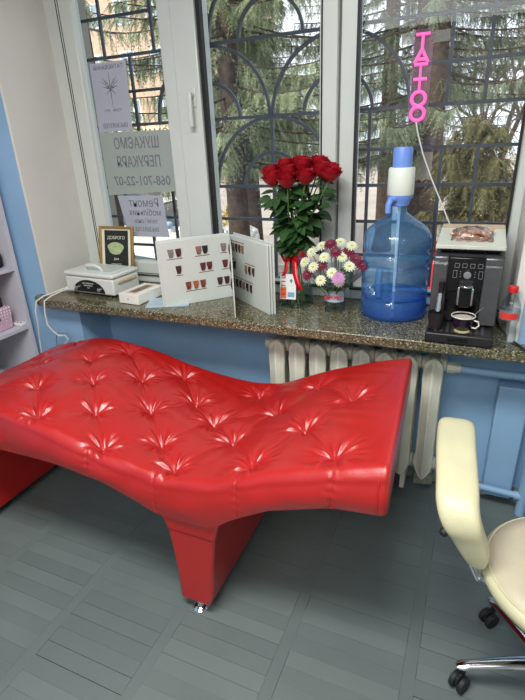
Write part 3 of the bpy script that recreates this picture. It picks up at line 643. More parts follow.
m_rose = mat('red_rose_petal', (158, 10, 28), .5, vary=.18, scale=60, sss=.1); m_leaf = mat('rose_leaf', (44, 76, 38), .45, vary=.3, scale=30); m_stem = mat('rose_stem', (84, 120, 58), .5, vary=.15)
def petal(mb_, c, up, side, out, r, h, curl, wid):
    P = []
    for i in range(6):
        t = i/5; row = []
        for j in range(7):
            s_ = (j/6-.5)*2; ang = s_*wid
            rr = r*(.35+.65*math.sin(min(1, t*1.15)*PI/2))+curl*max(0, t-.7)**1.5*3
            zz = h*t*(1-.12*s_*s_*t)
            dirv = out*math.cos(ang)+side*math.sin(ang)
            row.append(tuple(c+dirv*rr*(1-.15*abs(s_)*t)+up*zz))
        P.append(row)
    mb_.grid(P)
def rose(c, axis, r, rs):
    up = axis.normalized(); a = Vector((1, 0, 0)); s0 = up.cross(a).normalized(); o0 = s0.cross(up); m_ = MB()
    for ring, (n_, rad_, h_, curl, wd_) in enumerate(((5, 1.0, .95, .30, .75), (5, .80, 1.12, .16, .8), (4, .58, 1.2, .08, .9), (3, .36, 1.2, .03, 1.1), (2, .18, 1.15, 0, 1.6))):
        for k in range(n_):
            an = 2*PI*k/n_+ring*.6+rs.uniform(-.15, .15)
            out = o0*math.cos(an)+s0*math.sin(an); side = up.cross(out)
            petal(m_, c-up*r*.5, up, side, out, r*rad_, r*1.15*h_, r*curl, wd_)
    return m_
def leafm(m_, p, d, n, ln, wd):
    d = d.normalized(); s_ = d.cross(n).normalized(); n = s_.cross(d)
    P = []
    for i in range(7):
        t = i/6; w_ = wd*math.sin(PI*min(1, t*.96+.02))**.8*(1-.25*t); c = p+d*ln*t-n*ln*.25*t*t
        P.append([tuple(c-s_*w_+n*w_*.25), tuple(c), tuple(c+s_*w_+n*w_*.25)])
    m_.grid(P)
r8 = random.Random(8)
heads = [(-.895, 2.06, 1.400), (-.868, 2.01, 1.378), (-.835, 2.08, 1.425), (-.800, 2.02, 1.40), (-.775, 2.10, 1.435), (-.742, 2.04, 1.425), (-.715, 1.99, 1.385), (-.690, 2.09, 1.432), (-.660, 2.03, 1.41), (-.640, 2.08, 1.405), (-.615, 2.00, 1.395), (-.79, 1.97, 1.375), (-.85, 2.12, 1.41)]
ORD = ['leftmost', 'second from the left', 'third from the left', 'fourth from the left', 'fifth from the left', 'sixth from the left', 'seventh from the left', 'eighth from the left', 'ninth from the left', 'tenth from the left', 'eleventh from the left', 'rightmost']
def rank(x, row): q = sorted(row).index(x); return 'rightmost' if q == len(row)-1 else ORD[q]
front_row = [h[0] for h in heads if h[1] < 2.045]; back_row = [h[0] for h in heads if h[1] >= 2.045]
for k, h in enumerate(heads):
    fr_name = 'front' if h[1] < 2.045 else 'back'; rlab = 'long-stemmed red rose, %s in the %s row of the vase bunch' % (rank(h[0], front_row if fr_name == 'front' else back_row), fr_name)
    h = Vector(h)+Vector((.048, .0, .022)); base = VC+Vector((r8.uniform(-.045, .045), r8.uniform(-.04, .04), .012)); neck = VC+Vector((-.01+r8.uniform(-.02, .02), r8.uniform(-.02, .02), .235))
    t = thing('red_rose', rlab, 'rose', base, 'red roses in the clear vase')
    ax = (h-neck); ax = (ax.normalized()*.6+Vector((0, -.25, 1))*.6)
    obj('bloom', rose(h, ax, .042, r8), m_rose, t, smooth=80)
    obj('stem', MB().tube([base, neck, neck.lerp(h, .5)+Vector((0, 0, .01)), h-ax.normalized()*.02], .0032, 6), m_stem, t)
    lm = MB()
    for q in range(20):
        tt = r8.uniform(.10, .86); p = neck.lerp(h, tt); an = r8.uniform(0, 2*PI)
        dd = Vector((math.cos(an), math.sin(an)*1.1-.2, r8.uniform(-.5, .3)))
        p2 = p+dd.normalized()*r8.uniform(.0, .03)
        leafm(lm, p2, dd, Vector((0, -.5, 1)), r8.uniform(.055, .085), r8.uniform(.020, .030))
    obj('foliage', lm, m_leaf, t, smooth=80)
rb = thing('ribbon', 'red satin ribbon tied around the rose stems with long tails', 'ribbon', VC+Vector((0, 0, .23)))
m_rib = mat('red_satin_ribbon', (196, 20, 38), .3, vary=.1)
rp = VC+Vector((-.008, 0, .235))
obj('band', MB().lathe((rp.x, rp.y, rp.z), [(.030, -.018), (.033, 0), (.030, .018)], 24), m_rib, rb)
def strip(pts, w_, ax=(1, 0, .2)):
    a = Vector(ax).normalized()*w_; return MB().grid([[tuple(Vector(p)-a), tuple(Vector(p)+a)] for p in pts])
def sol(o_, t=.001): q = o_.modifiers.new('thickness', 'SOLIDIFY'); q.thickness = t; return o_
sol(obj('tail', strip([rp+Vector(p) for p in ((.01, -.034, .0), (.02, -.05, -.03), (.03, -.075, -.07), (.045, -.085, -.11), (.06, -.09, -.14))], .012), m_rib, rb, smooth=80))
sol(obj('tail', strip([rp+Vector(p) for p in ((-.01, -.034, .0), (-.02, -.045, -.03), (-.018, -.06, -.06), (-.03, -.07, -.085))], .010), m_rib, rb, smooth=80))
sol(obj('loop', strip([rp+Vector(p) for p in ((0, -.034, 0), (.035, -.045, .025), (.075, -.045, .02), (.08, -.045, -.005), (.04, -.048, -.012), (0, -.036, -.004))], .013, (0, .2, 1)), m_rib, rb, smooth=80))
sol(obj('loop', strip([rp+Vector(p) for p in ((0, -.034, 0), (-.03, -.05, .03), (-.045, -.05, .01), (-.03, -.05, -.015), (0, -.036, -.004))], .012, (0, .2, 1)), m_rib, rb, smooth=80))

# ------------------------------------------------------------------ chrysanthemum bunch in the small glass
VD = Vector((-.545, 2.03, ZS))
v2 = thing('small_glass', 'small clear glass holding the chrysanthemum bunch', 'glass', VD)
obj('body', MB().open_lathe(VD, [(.044, 0), (.046, .02), (.043, .06), (.047, .115)], 32).lathe(VD, [(0, 0), (.044, 0), (.044, .008), (0, .008)], 32), m_clear, v2)
gb = obj('paper_band', curved_label(VD, .0475, -160, -20, .05, .10), mat('pale_blue_band', (176, 190, 205), .5), v2)
obj('lettering', text_mb('ДЯКУЮ', .022, VD+Vector((0, -.0495, .072)), (1, 0, 0), UP, bold=.0008), mat('red_ink', (200, 40, 40), .5), gb, smooth=0)
for q in range(4): pass
wr = MB(); P = []
for i in range(9):
    t = i/8; P.append([(VD.x+(.040+.105*t**.8+.012*t*math.sin(a*7))*math.cos(a), VD.y+(.035+.08*t**.8+.01*t*math.sin(a*5))*math.sin(a), ZS+.105+.095*t+.012*t*math.sin(a*9)) for a in np.linspace(0, 2*PI, 49)])
o = obj('clear_wrap', MB().grid(P), clear('crinkled_film', (228, 232, 236), (190, 196, 205), .9, .12, body=.16), loc=VD+Vector((0, 0, .1)), smooth=50); tag(o, 'clear crinkled film wrapped around the chrysanthemum bunch', 'wrapping')
mwp = mat('white_petal', (214, 218, 188), .6, vary=.05); mbp = mat('burgundy_petal', (104, 14, 50), .6, vary=.2, scale=80); mpp = mat('pink_petal', (196, 146, 186), .6); myc = mat('yellow_centre', (206, 204, 70), .6)
def daisy(c, ax, r, mp, kind, lab, grp):
    ax = ax.normalized(); a = Vector((1, 0, 0)); s0 = ax.cross(a).normalized(); o0 = s0.cross(ax)
    t = thing('chrysanthemum', lab, 'flower', c-ax*.02, grp); m_ = MB()
    for ring in range(2 if kind != 'pink' else 4):
        n_ = 13; lift = .15+.3*ring; rr = r*(1-.22*ring)
        for k in range(n_):
            an = 2*PI*(k+.5*ring)/n_; out = o0*math.cos(an)+s0*math.sin(an); sd = ax.cross(out)
            P = []
            for i in range(5):
                q = i/4; w_ = r*.17*math.sin(PI*(.15+.8*q))**.6; cc = c+out*(rr*(.15+.85*q))+ax*(rr*lift*q-rr*.25*q*q)
                P.append([tuple(cc-sd*w_), tuple(cc+sd*w_-ax*0)])
            m_.grid(P)
    obj('petals', m_, mp, t, smooth=60)
    if kind != 'pink': obj('flower_centre', MB().ball(c+ax*r*.08, r*.27, r*.27, r*.17, 10, 6), myc if kind == 'white' else mat('olive_centre', (130, 70, 60), .6), t)
    obj('stem', MB().tube([c-ax*.004, VD.lerp(c, .55)+Vector((0, 0, .01)), VD+Vector((r8.uniform(-.015, .015), r8.uniform(-.015, .015), .03))], .002, 5), m_stem, t)
FL = [('white', -.640, 1.98, 1.085), ('white', -.665, 1.96, 1.045), ('white', -.620, 1.94, 1.030), ('white', -.60, 2.0, 1.11), ('white', -.575, 1.95, 1.072), ('white', -.535, 1.93, 1.012), ('white', -.582, 1.925, .978),
      ('white', -.525, 2.02, 1.125), ('white', -.500, 1.965, 1.075), ('white', -.470, 2.0, 1.115), ('white', -.465, 1.95, 1.04), ('white', -.505, 1.935, .975),
      ('burgundy', -.560, 1.99, 1.120), ('burgundy', -.585, 1.945, 1.035), ('burgundy', -.645, 1.94, .995), ('burgundy', -.480, 1.985, 1.092), ('burgundy', -.445, 1.975, 1.065), ('burgundy', -.69, 1.99, 1.05), ('burgundy', -.53, 1.97, 1.09), ('burgundy', -.42, 1.98, 1.04),
      ('pink', -.505, 1.920, .995)]
for kd, x, y, z in FL:
    same = [f[1] for f in FL if f[0] == kd]
    c = Vector((x, y, z+.025)); ax = (c-(VD+Vector((0, .06, .06)))).normalized()+Vector((0, -.5, .2))
    lab = {'white': 'white chrysanthemum, %s of the white flowers in the small glass' % rank(x, same), 'burgundy': 'dark burgundy chrysanthemum, %s of the burgundy flowers in the small glass' % rank(x, same), 'pink': 'single pale pink chrysanthemum at the front of the small bunch'}[kd]
    daisy(c, ax, {'white': .026, 'burgundy': .029, 'pink': .032}[kd], {'white': mwp, 'burgundy': mbp, 'pink': mpp}[kd], kd, lab, None if kd == 'pink' else kd+' chrysanthemums in the small glass')
lm = MB()
for q in range(26):
    an = r8.uniform(0, 2*PI); leafm(lm, VD+Vector((.03*math.cos(an), .03*math.sin(an), r8.uniform(.10, .17))), Vector((math.cos(an), math.sin(an)-.2, .3)), UP, .05, .014)
o = obj('leaf_sprigs', lm, m_leaf, loc=VD+Vector((0, 0, .1)), smooth=80); tag(o, 'dark green leaf sprigs among the chrysanthemums', 'leaves', kind='stuff')

# ------------------------------------------------------------------ water bottle with pump
BC = Vector((-.295, 2.055, ZS))
wb = thing('water_bottle', 'large blue water cooler bottle with a hand pump on top', 'water bottle', BC)
R_ = .137
pf_ = [(.10, 0), (.125, .004), (R_, .018), (R_, .075), (R_-.006, .085), (R_, .095), (R_, .135), (R_-.010, .145), (R_-.010, .152), (R_, .162), (R_+.001, .20), (R_-.010, .212), (R_-.010, .220), (R_, .232), (R_, .262), (R_-.010, .274), (R_-.008, .282), (R_, .292),
       (R_, .330), (R_-.004, .345), (.118, .368), (.085, .395), (.050, .418), (.031, .432), (.028, .445), (.028, .475)]
# handle recess: push the wall in on the camera side
def bottle_shell(inset, recess=True, prof=pf_):
    n_ = 72; V = []; pr_ = []
    for (r, z), (r2, z2) in zip(prof, prof[1:]):
        for t in (0, .5): pr_.append((r+(r2-r)*t, z+(z2-z)*t))
    pr_.append(prof[-1])
    for r, z in pr_:
        for k in range(n_+1):
            a = 2*PI*k/n_; rr = r-inset
            if recess:
                da = (a-math.radians(250)+PI) % (2*PI)-PI; f = math.exp(-(da/.34)**4)*math.exp(-((z-.165)/.058)**4); rr -= .055*f
            V.append((BC.x+rr*math.cos(a), BC.y+rr*math.sin(a), ZS+z))
    w_ = n_+1; return MB().add(V, [(i*w_+k, i*w_+k+1, (i+1)*w_+k+1, (i+1)*w_+k) for i in range(len(pr_)-1) for k in range(n_)])
bs = bottle_shell(0); bs.lathe(BC, [(0, .012), (.09, .010), (.10, .0005)], 40)
obj('body', bs, m_bottle, wb, smooth=60)
a_ = math.radians(250); hx, hy = BC.x+.124*math.cos(a_), BC.y+.124*math.sin(a_)
obj('grip', MB().tube([(hx, hy, ZS+.112), (hx-.002, hy-.006, ZS+.13), (hx-.002, hy-.006, ZS+.20), (hx, hy, ZS+.22)], .014, 14), m_bottle, wb)
obj('water', MB().lathe(BC, [(0, .013), (.10, .012), (.130, .022), (.131, .08), (.127, .085), (.130, .10), (0, .10)], 48), m_water, wb)
obj('suction_tube', MB().tube([(BC.x, BC.y, ZS+.02), (BC.x, BC.y, ZS+.47)], .006, 10), mat('white_tube', (220, 230, 236), .4), wb)
m_pb = mat('blue_pump_plastic', (112, 150, 226), .4, vary=.03); m_pw = mat('white_pump_plastic', (226, 234, 222), .4, vary=.02)
pu = thing('hand_pump', 'white and light blue hand pump on the neck of the large blue bottle', 'pump', BC+Vector((0, 0, .46)))
Pp = Matrix.Translation(BC+Vector((-.001, 0, 0)))
obj('base', MB().lathe(BC, [(.031, .455), (.036, .458), (.040, .475), (.050, .488), (.051, .498)], 32), m_pb, pu)
obj('barrel', MB().lathe(BC, [(.049, .496), (.052, .500), (.050, .595), (.047, .600), (.0, .601)], 36), m_pw, pu)
obj('plunger', MB().lathe(BC, [(.036, .600), (.037, .665), (.034, .672), (0, .674)], 32), m_pb, pu)
obj('spout', MB().tube([BC+Vector((-.015, -.040, .485)), BC+Vector((-.028, -.058, .483)), BC+Vector((-.033, -.066, .465)), BC+Vector((-.033, -.067, .435))], [.013, .013, .012, .011], 14), m_pb, pu)

# ------------------------------------------------------------------ coffee machine
CX0, CX1 = -.130, .105
cm = thing('coffee_machine', 'black and silver automatic coffee machine at the right end of the sill', 'coffee machine', (-.012, 2.0, ZS))
m_silver = mat('brushed_silver_plastic', (104, 105, 109), .35, .75, vary=.08, scale=20); m_gblack = mat('gloss_black', (14, 14, 16), .16)
CZ = 1.150
sp_ = [(1.905, ZS+.045), (1.90, ZS+.16), (1.868, ZS+.175), (1.868, CZ-.012), (1.882, CZ), (2.17, CZ+.012), (2.17, ZS+.002), (1.92, ZS+.002)]
obj('housing', MB().prism(sp_, 'x', CX0+.001, CX1-.001), mat('dark_grey_plastic', (44, 44, 48), .4), cm, bevel=.004)
def ywall(x0, x1, z0, z1, y0, y1): return MB().box(x0, x1, y0, y1, z0, z1)
obj('side_cheek', MB().prism([(1.86, ZS+.05), (1.86, CZ-.01), (1.875, CZ-.001), (1.90, CZ), (1.91, ZS+.05)], 'x', CX0, CX0+.052), m_silver, cm, bevel=.004)
obj('side_cheek', MB().prism([(1.86, ZS+.05), (1.86, CZ-.01), (1.875, CZ-.001), (1.90, CZ), (1.91, ZS+.05)], 'x', CX1-.062, CX1), m_silver, cm, bevel=.004)
pnl = obj('control_panel', MB().box(CX0+.052, CX1-.062, 1.853, 1.885, ZS+.175, CZ-.008), m_gblack, cm, bevel=.003)
kx = -.010
obj('dial', MB().cyl((kx, 1.853, 1.083), (kx, 1.838, 1.083), .013, n=28).cyl((kx, 1.838, 1.083), (kx, 1.833, 1.083), .011, n=28), m_chrome, pnl)
for x in (-.048, -.022, .004, .030):
    q = MB(); frame(q, x-.008, x+.008, 1.106, 1.122, .0014, 1.8515, 1.8535); obj('key_outline', q, mat('grey_symbol', (120, 122, 126), .5), pnl, smooth=0)
for x in (-.052, .034):
    q = MB(); frame(q, x-.007, x+.007, 1.068, 1.096, .0014, 1.8515, 1.8535); obj('key_outline', q, mat('grey_symbol', (120, 122, 126), .5), pnl, smooth=0)
for z in (1.074, 1.083, 1.092):
    for x in (-.034, .015): obj('symbol', MB().cyl((x, 1.8535, z), (x, 1.852, z), .0018, n=10), mat('grey_symbol', (120, 122, 126), .5), pnl)
obj('recess', MB().box(CX0+.054, CX1-.064, 1.895, 1.90, ZS+.05, ZS+.178), m_gblack, cm)
spt = obj('coffee_spout', MB().prism([(-.034, 1.045), (.016, 1.045), (.018, .985), (.008, .965), (-.026, .965), (-.036, .985)], 'y', 1.825, 1.87), m_gblack, cm, bevel=.004)
obj('spout_trim', MB().box(-.036, -.029, 1.820, 1.828, .975, 1.04).box(.011, .018, 1.820, 1.828, .975, 1.04).cyl((-.009, 1.83, 1.043), (-.009, 1.83, 1.050), .026, n=24), m_chrome, spt, bevel=.002)
wd_ = obj('steam_wand', MB().cyl((-.092, 1.842, 1.055), (-.092, 1.842, 1.018), .010).cyl((-.092, 1.842, 1.018), (-.094, 1.834, 1.010), .009), m_black, cm)
obj('wand_sleeve', MB().cyl((-.094, 1.834, 1.012), (-.096, 1.822, .945), .0095, .0105), m_chrome, wd_)
tr = obj('drip_tray', MB().box(CX0+.001, CX1-.004, 1.757, 1.905, ZS+.004, ZS+.042), mat('black_matt_plastic', (30, 30, 32), .4), cm, bevel=.006, seg=3)
q = MB()
for k in range(9): q.box(CX0+.03+k*.02, CX0+.040+k*.02, 1.785, 1.88, ZS+.0421, ZS+.0445)
obj('drip_grid', q, m_silver, tr, smooth=0)
obj('tray_slot', MB().box(-.05, .02, 1.7555, 1.758, ZS+.015, ZS+.030), m_gblack, tr, smooth=0)
obj('lettering', text_mb("DēLonghi", .014, (CX0+.026, 1.8592, 1.118), (1, 0, 0), UP), mat('pale_logo', (205, 208, 210), .4), cm, smooth=0)
obj('lettering', text_mb("MAGNIFICA S", .0085, (CX1-.031, 1.8592, 1.112), (1, 0, 0), UP), mat('pale_logo', (205, 208, 210), .4), cm, smooth=0)
q = MB()
for k in range(12): q.box(CX0+.02+k*.0175, CX0+.030+k*.0175, 1.90, 2.16, CZ+.006, CZ+.016)
obj('cup_rack', q, m_black, cm, smooth=0)
# black beaker, coffee cup and spoon on the tray
o = thing('black_beaker', 'plain black beaker on the left of the drip tray', 'beaker', (-.098, 1.80, ZS+.045))
obj('body', MB().lathe((-.098, 1.808, ZS+.045), [(0, 0), (.024, 0), (.031, .062), (.029, .062), (.023, .003), (0, .003)], 28), mat('black_matt_plastic', (30, 30, 32), .4), o)
cc = Vector((-.005, 1.815, ZS+.045))
cup = thing('coffee_cup', 'dark patterned cup with milky drink under the coffee spout', 'cup', cc)
obj('body', MB().lathe(cc, [(0, 0), (.022, 0), (.024, .004), (.028, .010), (.038, .030), (.042, .054), (.0395, .054), (.035, .030), (.026, .012), (0, .010)], 36), mat('dark_plum_glaze', (40, 26, 44), .15, vary=.6, scale=50), cup)
obj('rim', MB().tube([cc+Vector((.041*math.cos(a), .041*math.sin(a), .054)) for a in np.linspace(0, 2*PI, 37)], .0022, 6), mat('cream_glaze', (226, 222, 206), .2), cup)
obj('drink', MB().cyl(cc+Vector((0, 0, .044)), cc+Vector((0, 0, .0455)), .0385, n=36), mat('milky_drink', (200, 196, 184), .3), cup)
obj('handle', MB().tube([cc+Vector(p) for p in ((.036, -.012, .042), (.052, -.016, .040), (.055, -.018, .026), (.046, -.014, .014), (.031, -.01, .014))], .003, 8), mat('cream_glaze', (226, 222, 206), .2), cup)
o = obj('saucer_pad', MB().lathe(cc+Vector((0, -.018, -.0005)), [(0, 0), (.026, 0), (.027, .002), (0, .002)], 28), mat('pale_gold_glaze', (196, 186, 140), .3), loc=cc); tag(o, 'small pale disc on the drip tray in front of the dark cup', 'coaster')
o = obj('tea_spoon', MB().tube([cc+Vector((.02, .0, .03)), cc+Vector((.037, -.005, .062)), cc+Vector((.062, -.012, .098))], [.002, .0018, .0025], 8).ball(cc+Vector((.012, 0, .02)), .008, .006, .004), m_chrome, loc=cc); tag(o, 'small metal spoon standing in the dark coffee cup', 'spoon')
# board and biscuits on the machine
Tb = Matrix.Translation((-.128, 1.865, CZ+.019)) @ Matrix.Rotation(math.radians(5.5), 4, 'X')
tb = thing('serving_board', 'square white printed board lying on top of the coffee machine', 'board', (-.02, 2.0, CZ+.02))
obj('slab', MB().box(0, .232, 0, .29, 0, .014).xf(Tb), mat('pale_green_board', (204, 208, 196), .35, vary=.08), tb, bevel=.002)
obj('wooden_edge', MB().box(.002, .23, .24, .288, .014, .018).xf(Tb), mat('light_wood', (196, 172, 140), .5, vary=.15, scale=40), tb, bevel=.002)
q = MB(); r9 = random.Random(9)
for k in range(12):
    a = k*2.4; rr = .016*math.sqrt(k); x, y = .115+rr*math.cos(a)*1.1, .12+rr*math.sin(a)*.9
    q.tube([Tb @ Vector((x+.026*math.cos(b+a), y+.02*math.sin(b+a), .018+.002*k*.5+.008*math.sin(b*1.5+k))) for b in np.linspace(0, 5, 12)], .0065, 6)
o = obj('dried_snack', q, mat('pinkish_brown', (218, 188, 170), .4, vary=.3, scale=70), loc=(-.02, 1.99, CZ+.03), smooth=60); tag(o, 'pinkish-brown crumpled packet on the board over the coffee machine', 'packet')
o = sol(obj('clear_packet', MB().grid([[tuple(Tb @ Vector((.045+.145*i/12, .05+.15*j/12, .017+.03*math.sin(PI*i/12)**.5*math.sin(PI*j/12)**.5+.004*math.sin(i*2.1+j*1.3)))) for j in range(13)] for i in range(13)]), clear('crinkled_clear', (244, 238, 236), (226, 212, 208), .9, .1), loc=(-.02, 1.99, CZ+.03), smooth=20), .0005); tag(o, 'thin clear wrapper over the brown snack on the board', 'wrapper')

# small water bottle
PC = Vector((.143, 1.812, ZS))
pt = thing('plastic_bottle', 'small clear plastic water bottle with red cap and red label', 'bottle', PC)
pr2 = [(.0, .004), (.018, .001), (.028, .002), (.032, .012), (.0325, .05), (.029, .068), (.028, .085), (.032, .10), (.033, .145), (.031, .158), (.022, .178), (.013, .192), (.0125, .205)]
obj('body', MB().open_lathe(PC, pr2, 32), m_pet, pt, smooth=60)
obj('cap', MB().lathe(PC, [(.0145, .200), (.0155, .202), (.0155, .220), (.0145, .222), (0, .2225)], 28), mat('red_cap', (206, 34, 38), .35), pt)
lb = obj('label', MB().open_lathe(PC, [(.0334, .106), (.0337, .140)], 32), clear('label_film', (240, 244, 246), (210, 214, 220), .6, body=.3), pt)
obj('label_mark', curved_label(PC, .0341, -150, -45, .110, .133, 14), mat('red_label_ink', (214, 58, 48), .4), lb)
bcab = obj('black_cable', MB().tube([(.115, 2.1, .850), (.13, 2.0, .8455), (.150, 1.91, .845), (.178, 1.84, .8455), (.20, 1.79, .8455), (.212, 1.762, .845), (.22, 1.756, .83), (.228, 1.754, .77), (.24, 1.76, .70)], .0042, 8), m_rubber, loc=(.15, 1.9, ZS)); tag(bcab, 'black power cable running from the coffee machine over the sill edge', 'cable')

# ------------------------------------------------------------------ papers on the glass
m_pap = paper_mat('thin_printer_paper', (214, 216, 226), .55); m_ink = mat('show_through_ink', (118, 120, 128), .8); m_pap2 = paper_mat('pale_grey_paper', (198, 206, 202), .5)
YP = 2.2345
def paper(nm, label, quad, mm):
    t = thing(nm, label, 'paper sign', (quad[0][0], YP, quad[0][1]))
    obj('sheet', MB().prism(quad, 'y', YP, YP+.0008), mm, t, smooth=0); return t
t1 = paper('window_notice', 'white sheet with a mirrored ornament, topmost of the papers on the left window', [(-1.897, 1.632), (-1.682, 1.637), (-1.668, 1.948), (-1.890, 1.948)], m_pap)
XR = (1, 0, 0)
obj('lettering', text_mb('ТАТУЮВАННЯ', .026, (-1.78, YP-.0008, 1.925), XR, UP, True), m_ink, t1, smooth=0)
obj('lettering', text_mb('0663693103', .032, (-1.785, YP-.0008, 1.662), XR, UP, True, bold=.0002), m_ink, t1, smooth=0)
obj('lettering', text_mb('студія   тату', .018, (-1.785, YP-.0008, 1.735), XR, UP, True), m_ink, t1, smooth=0)
q = MB(); oc = Vector((-1.782, YP-.0008, 1.83))
for a, l0, l1 in ((90, .0, .075), (-90, .0, .085), (60, .01, .05), (120, .01, .05), (35, .0, .065), (145, .0, .065), (15, .01, .05), (165, .01, .05), (-40, .0, .04), (-140, .0, .04), (50, .03, .07), (130, .03, .07)):
    d_ = Vector((math.cos(math.radians(a)), 0, math.sin(math.radians(a)))); s_ = Vector((-d_.z, 0, d_.x))
    q.add([oc+d_*l0-s_*.003, oc+d_*l0+s_*.003, oc+d_*l1+s_*.0008, oc+d_*l1-s_*.0008], [(0, 1, 2, 3)])
obj('ornament', q, m_ink, t1, smooth=0)
t2 = paper('window_notice', 'large grey-green sheet with mirrored black lettering, middle of the papers on the left window', [(-1.897, 1.317), (-1.455, 1.337), (-1.460, 1.629), (-1.898, 1.632)], m_pap2)
for s_, z, t in ((.075, 1.572, 'ШУКАЄМО'), (.075, 1.482, 'ПЕРУКАРЯ'), (.066, 1.388, '068-701-22-07')): obj('lettering', text_mb(t, s_, (-1.670 if s_ > .07 else -1.665, YP-.0008, z), XR, UP, True, bold=.0008, xs=.72 if s_ > .07 else .92), m_ink, t2, smooth=0)
t3 = paper('window_notice', 'white sheet with mirrored blue-grey lettering, lowest of the papers on the left window', [(-1.800, 1.094), (-1.532, 1.098), (-1.546, 1.314), (-1.842, 1.314)], m_pap)
for s_, z, t in ((.062, 1.275, 'Ремонт'), (.048, 1.225, 'мобільних'), (.036, 1.180, 'телефонів'), (.036, 1.135, '0663693103')): obj('lettering', text_mb(t, s_, (-1.672, YP-.0008, z), XR, UP, True, bold=0, xs=.88), m_ink, t3, smooth=0)

# ------------------------------------------------------------------ neon sign
m_neon = mat('pink_neon', (240, 92, 168), .4, emis=.5, vary=.02)
nx, yn = -.272, 2.205
ne = thing('neon_sign', 'pink vertical neon sign spelling TATTOO on a clear backing in the right window', 'sign', (nx, yn, 1.76))
def nrect(x0, x1, z0, z1, r_=.012):
    P = []
    for cx_, cz_, a0 in ((x1-r_, z1-r_, 0), (x0+r_, z1-r_, 90), (x0+r_, z0+r_, 180), (x1-r_, z0+r_, 270)):
        for a in np.linspace(a0, a0+90, 6): P.append((cx_+r_*math.cos(math.radians(a)), cz_+r_*math.sin(math.radians(a))))
    return P
obj('backing', MB().prism(nrect(nx-.038, nx+.038, 1.597, 1.917), 'y', yn+.006, yn+.009), clear('clear_acrylic', (246, 236, 246), (226, 180, 214), .9, body=.08), ne, smooth=0)
def nt_(*pts): return MB().tube([(nx+x, yn, z) for x, z in pts], .0058, 8)
LW = .025
def letter(mbs): obj('letter', mbs, m_neon, ne, smooth=60)
letter(nt_((-LW, 1.900), (LW, 1.900)).tube([(nx, yn, 1.900), (nx, yn, 1.853)], .0058, 8))
letter(nt_((0, 1.852), (-LW, 1.806)).tube([(nx, yn, 1.852), (nx+LW, yn, 1.806)], .0058, 8).tube([(nx-LW*.8, yn, 1.818), (nx+LW*.8, yn, 1.818)], .0058, 8))
letter(nt_((-LW, 1.801), (LW, 1.801)).tube([(nx, yn, 1.801), (nx, yn, 1.765)], .0045, 8))
letter(nt_((-LW, 1.751), (LW, 1.751)).tube([(nx, yn, 1.765), (nx, yn, 1.708)], .0052, 8))
for z in (1.683, 1.630): letter(MB().tube([(nx+.026*math.cos(a), yn, z+.0245*math.sin(a)) for a in np.linspace(0, 2*PI, 29)], .0066, 8))
m_tape = clear('sticky_tape', (226, 226, 220), (190, 190, 186), .8, .2, body=.25)
for x0, x1, z in ((nx-.080, nx-.036, 1.893), (nx+.036, nx+.095, 1.890)): obj('tape', MB().box(x0, x1, yn+.010, yn+.0105, z-.020, z+.018).box(nx, x1 if x1 > nx else x0, yn+.0092, yn+.010, z-.02, z+.018) if False else MB().box(x0, x1, yn+.010, yn+.0106, z-.020, z+.018), m_tape, ne, smooth=0)
obj('lead', MB().tube([(nx-.002, yn, 1.60), (nx+.008, yn-.002, 1.56), (nx+.035, yn-.004, 1.48), (nx+.075, yn-.006, 1.39), (nx+.10, yn-.008, 1.34), (nx+.135, yn-.01, 1.27), (nx+.165, yn-.012, 1.21), (nx+.175, yn-.01, 1.10), (nx+.18, yn-.01, .90)], .0028, 8), mcab, ne)

# ------------------------------------------------------------------ the street outside
bd = thing('apartment_building', 'peach brick apartment building with white balconies beyond the left window', 'building', (-24, 33, GZ))
m_brick = mat('peach_brick', (198, 170, 146), .9, vary=.1, scale=2.2)
BY = 33
obj('facade', MB().box(-46, -17.2, BY, BY+10, GZ, 22), m_brick, bd, smooth=0)
m_win = mat('bluish_window_glass', (150, 160, 168), .15); m_wf = mat('white_window_frame', (232, 232, 228), .5); m_balc = mat('white_balcony_panel', (228, 226, 222), .7)
for r_ in range(6):
    z0 = GZ+1.2+r_*3.1
    for c_ in range(11):
        x = -45.2+c_*2.6
        if c_ % 4 == 2:
            b = obj('balcony', MB().box(x-1.1, x+1.3, BY-1.1, BY, z0-.4, z0-.2).box(x-1.1, x+1.3, BY-1.1, BY-1.03, z0-.3, z0+.75).box(x-1.1, x-1.03, BY-1.1, BY, z0-.3, z0+.75).box(x+1.23, x+1.3, BY-1.1, BY, z0-.3, z0+.75), m_balc, bd, smooth=0)
            obj('balcony_glazing', MB().box(x-.9, x+1.1, BY-.03, BY+.02, z0, z0+1.7), m_win, b, smooth=0)
        else:
            q = MB(); frame(q, x-.65, x+.65, z0, z0+1.55, .11, BY-.05, BY+.05); q.box(x-.05, x+.05, BY-.05, BY+.05, z0, z0+1.5)
            wq = obj('window', q, m_wf, bd, smooth=0); obj('pane', MB().box(x-.6, x+.6, BY-.02, BY+.01, z0+.05, z0+1.5), m_win, wq, smooth=0)
for x in (-38.2, -27.7, -17.6): obj('drainpipe', MB().cyl((x, BY-.08, GZ), (x, BY-.08, 20), .07, n=8), mat('grey_pipe', (176, 170, 160), .6), bd)
obj('shop_fascia', MB().box(-26.5, -19, BY-.35, BY, 2.0, 3.0), mat('cream_fascia', (226, 206, 170), .6), bd, smooth=0)
obj('lettering', text_mb('КАМО', .8, (-22.6, BY-.36, 2.5), XR, UP, depth=.02), mat('brown_letters', (110, 70, 50), .6), bd, smooth=0)
obj('orange_poster', MB().box(-22.4, -21.2, BY-.06, BY, .35, 1.5), mat('orange_poster', (236, 140, 70), .6), bd, smooth=0)

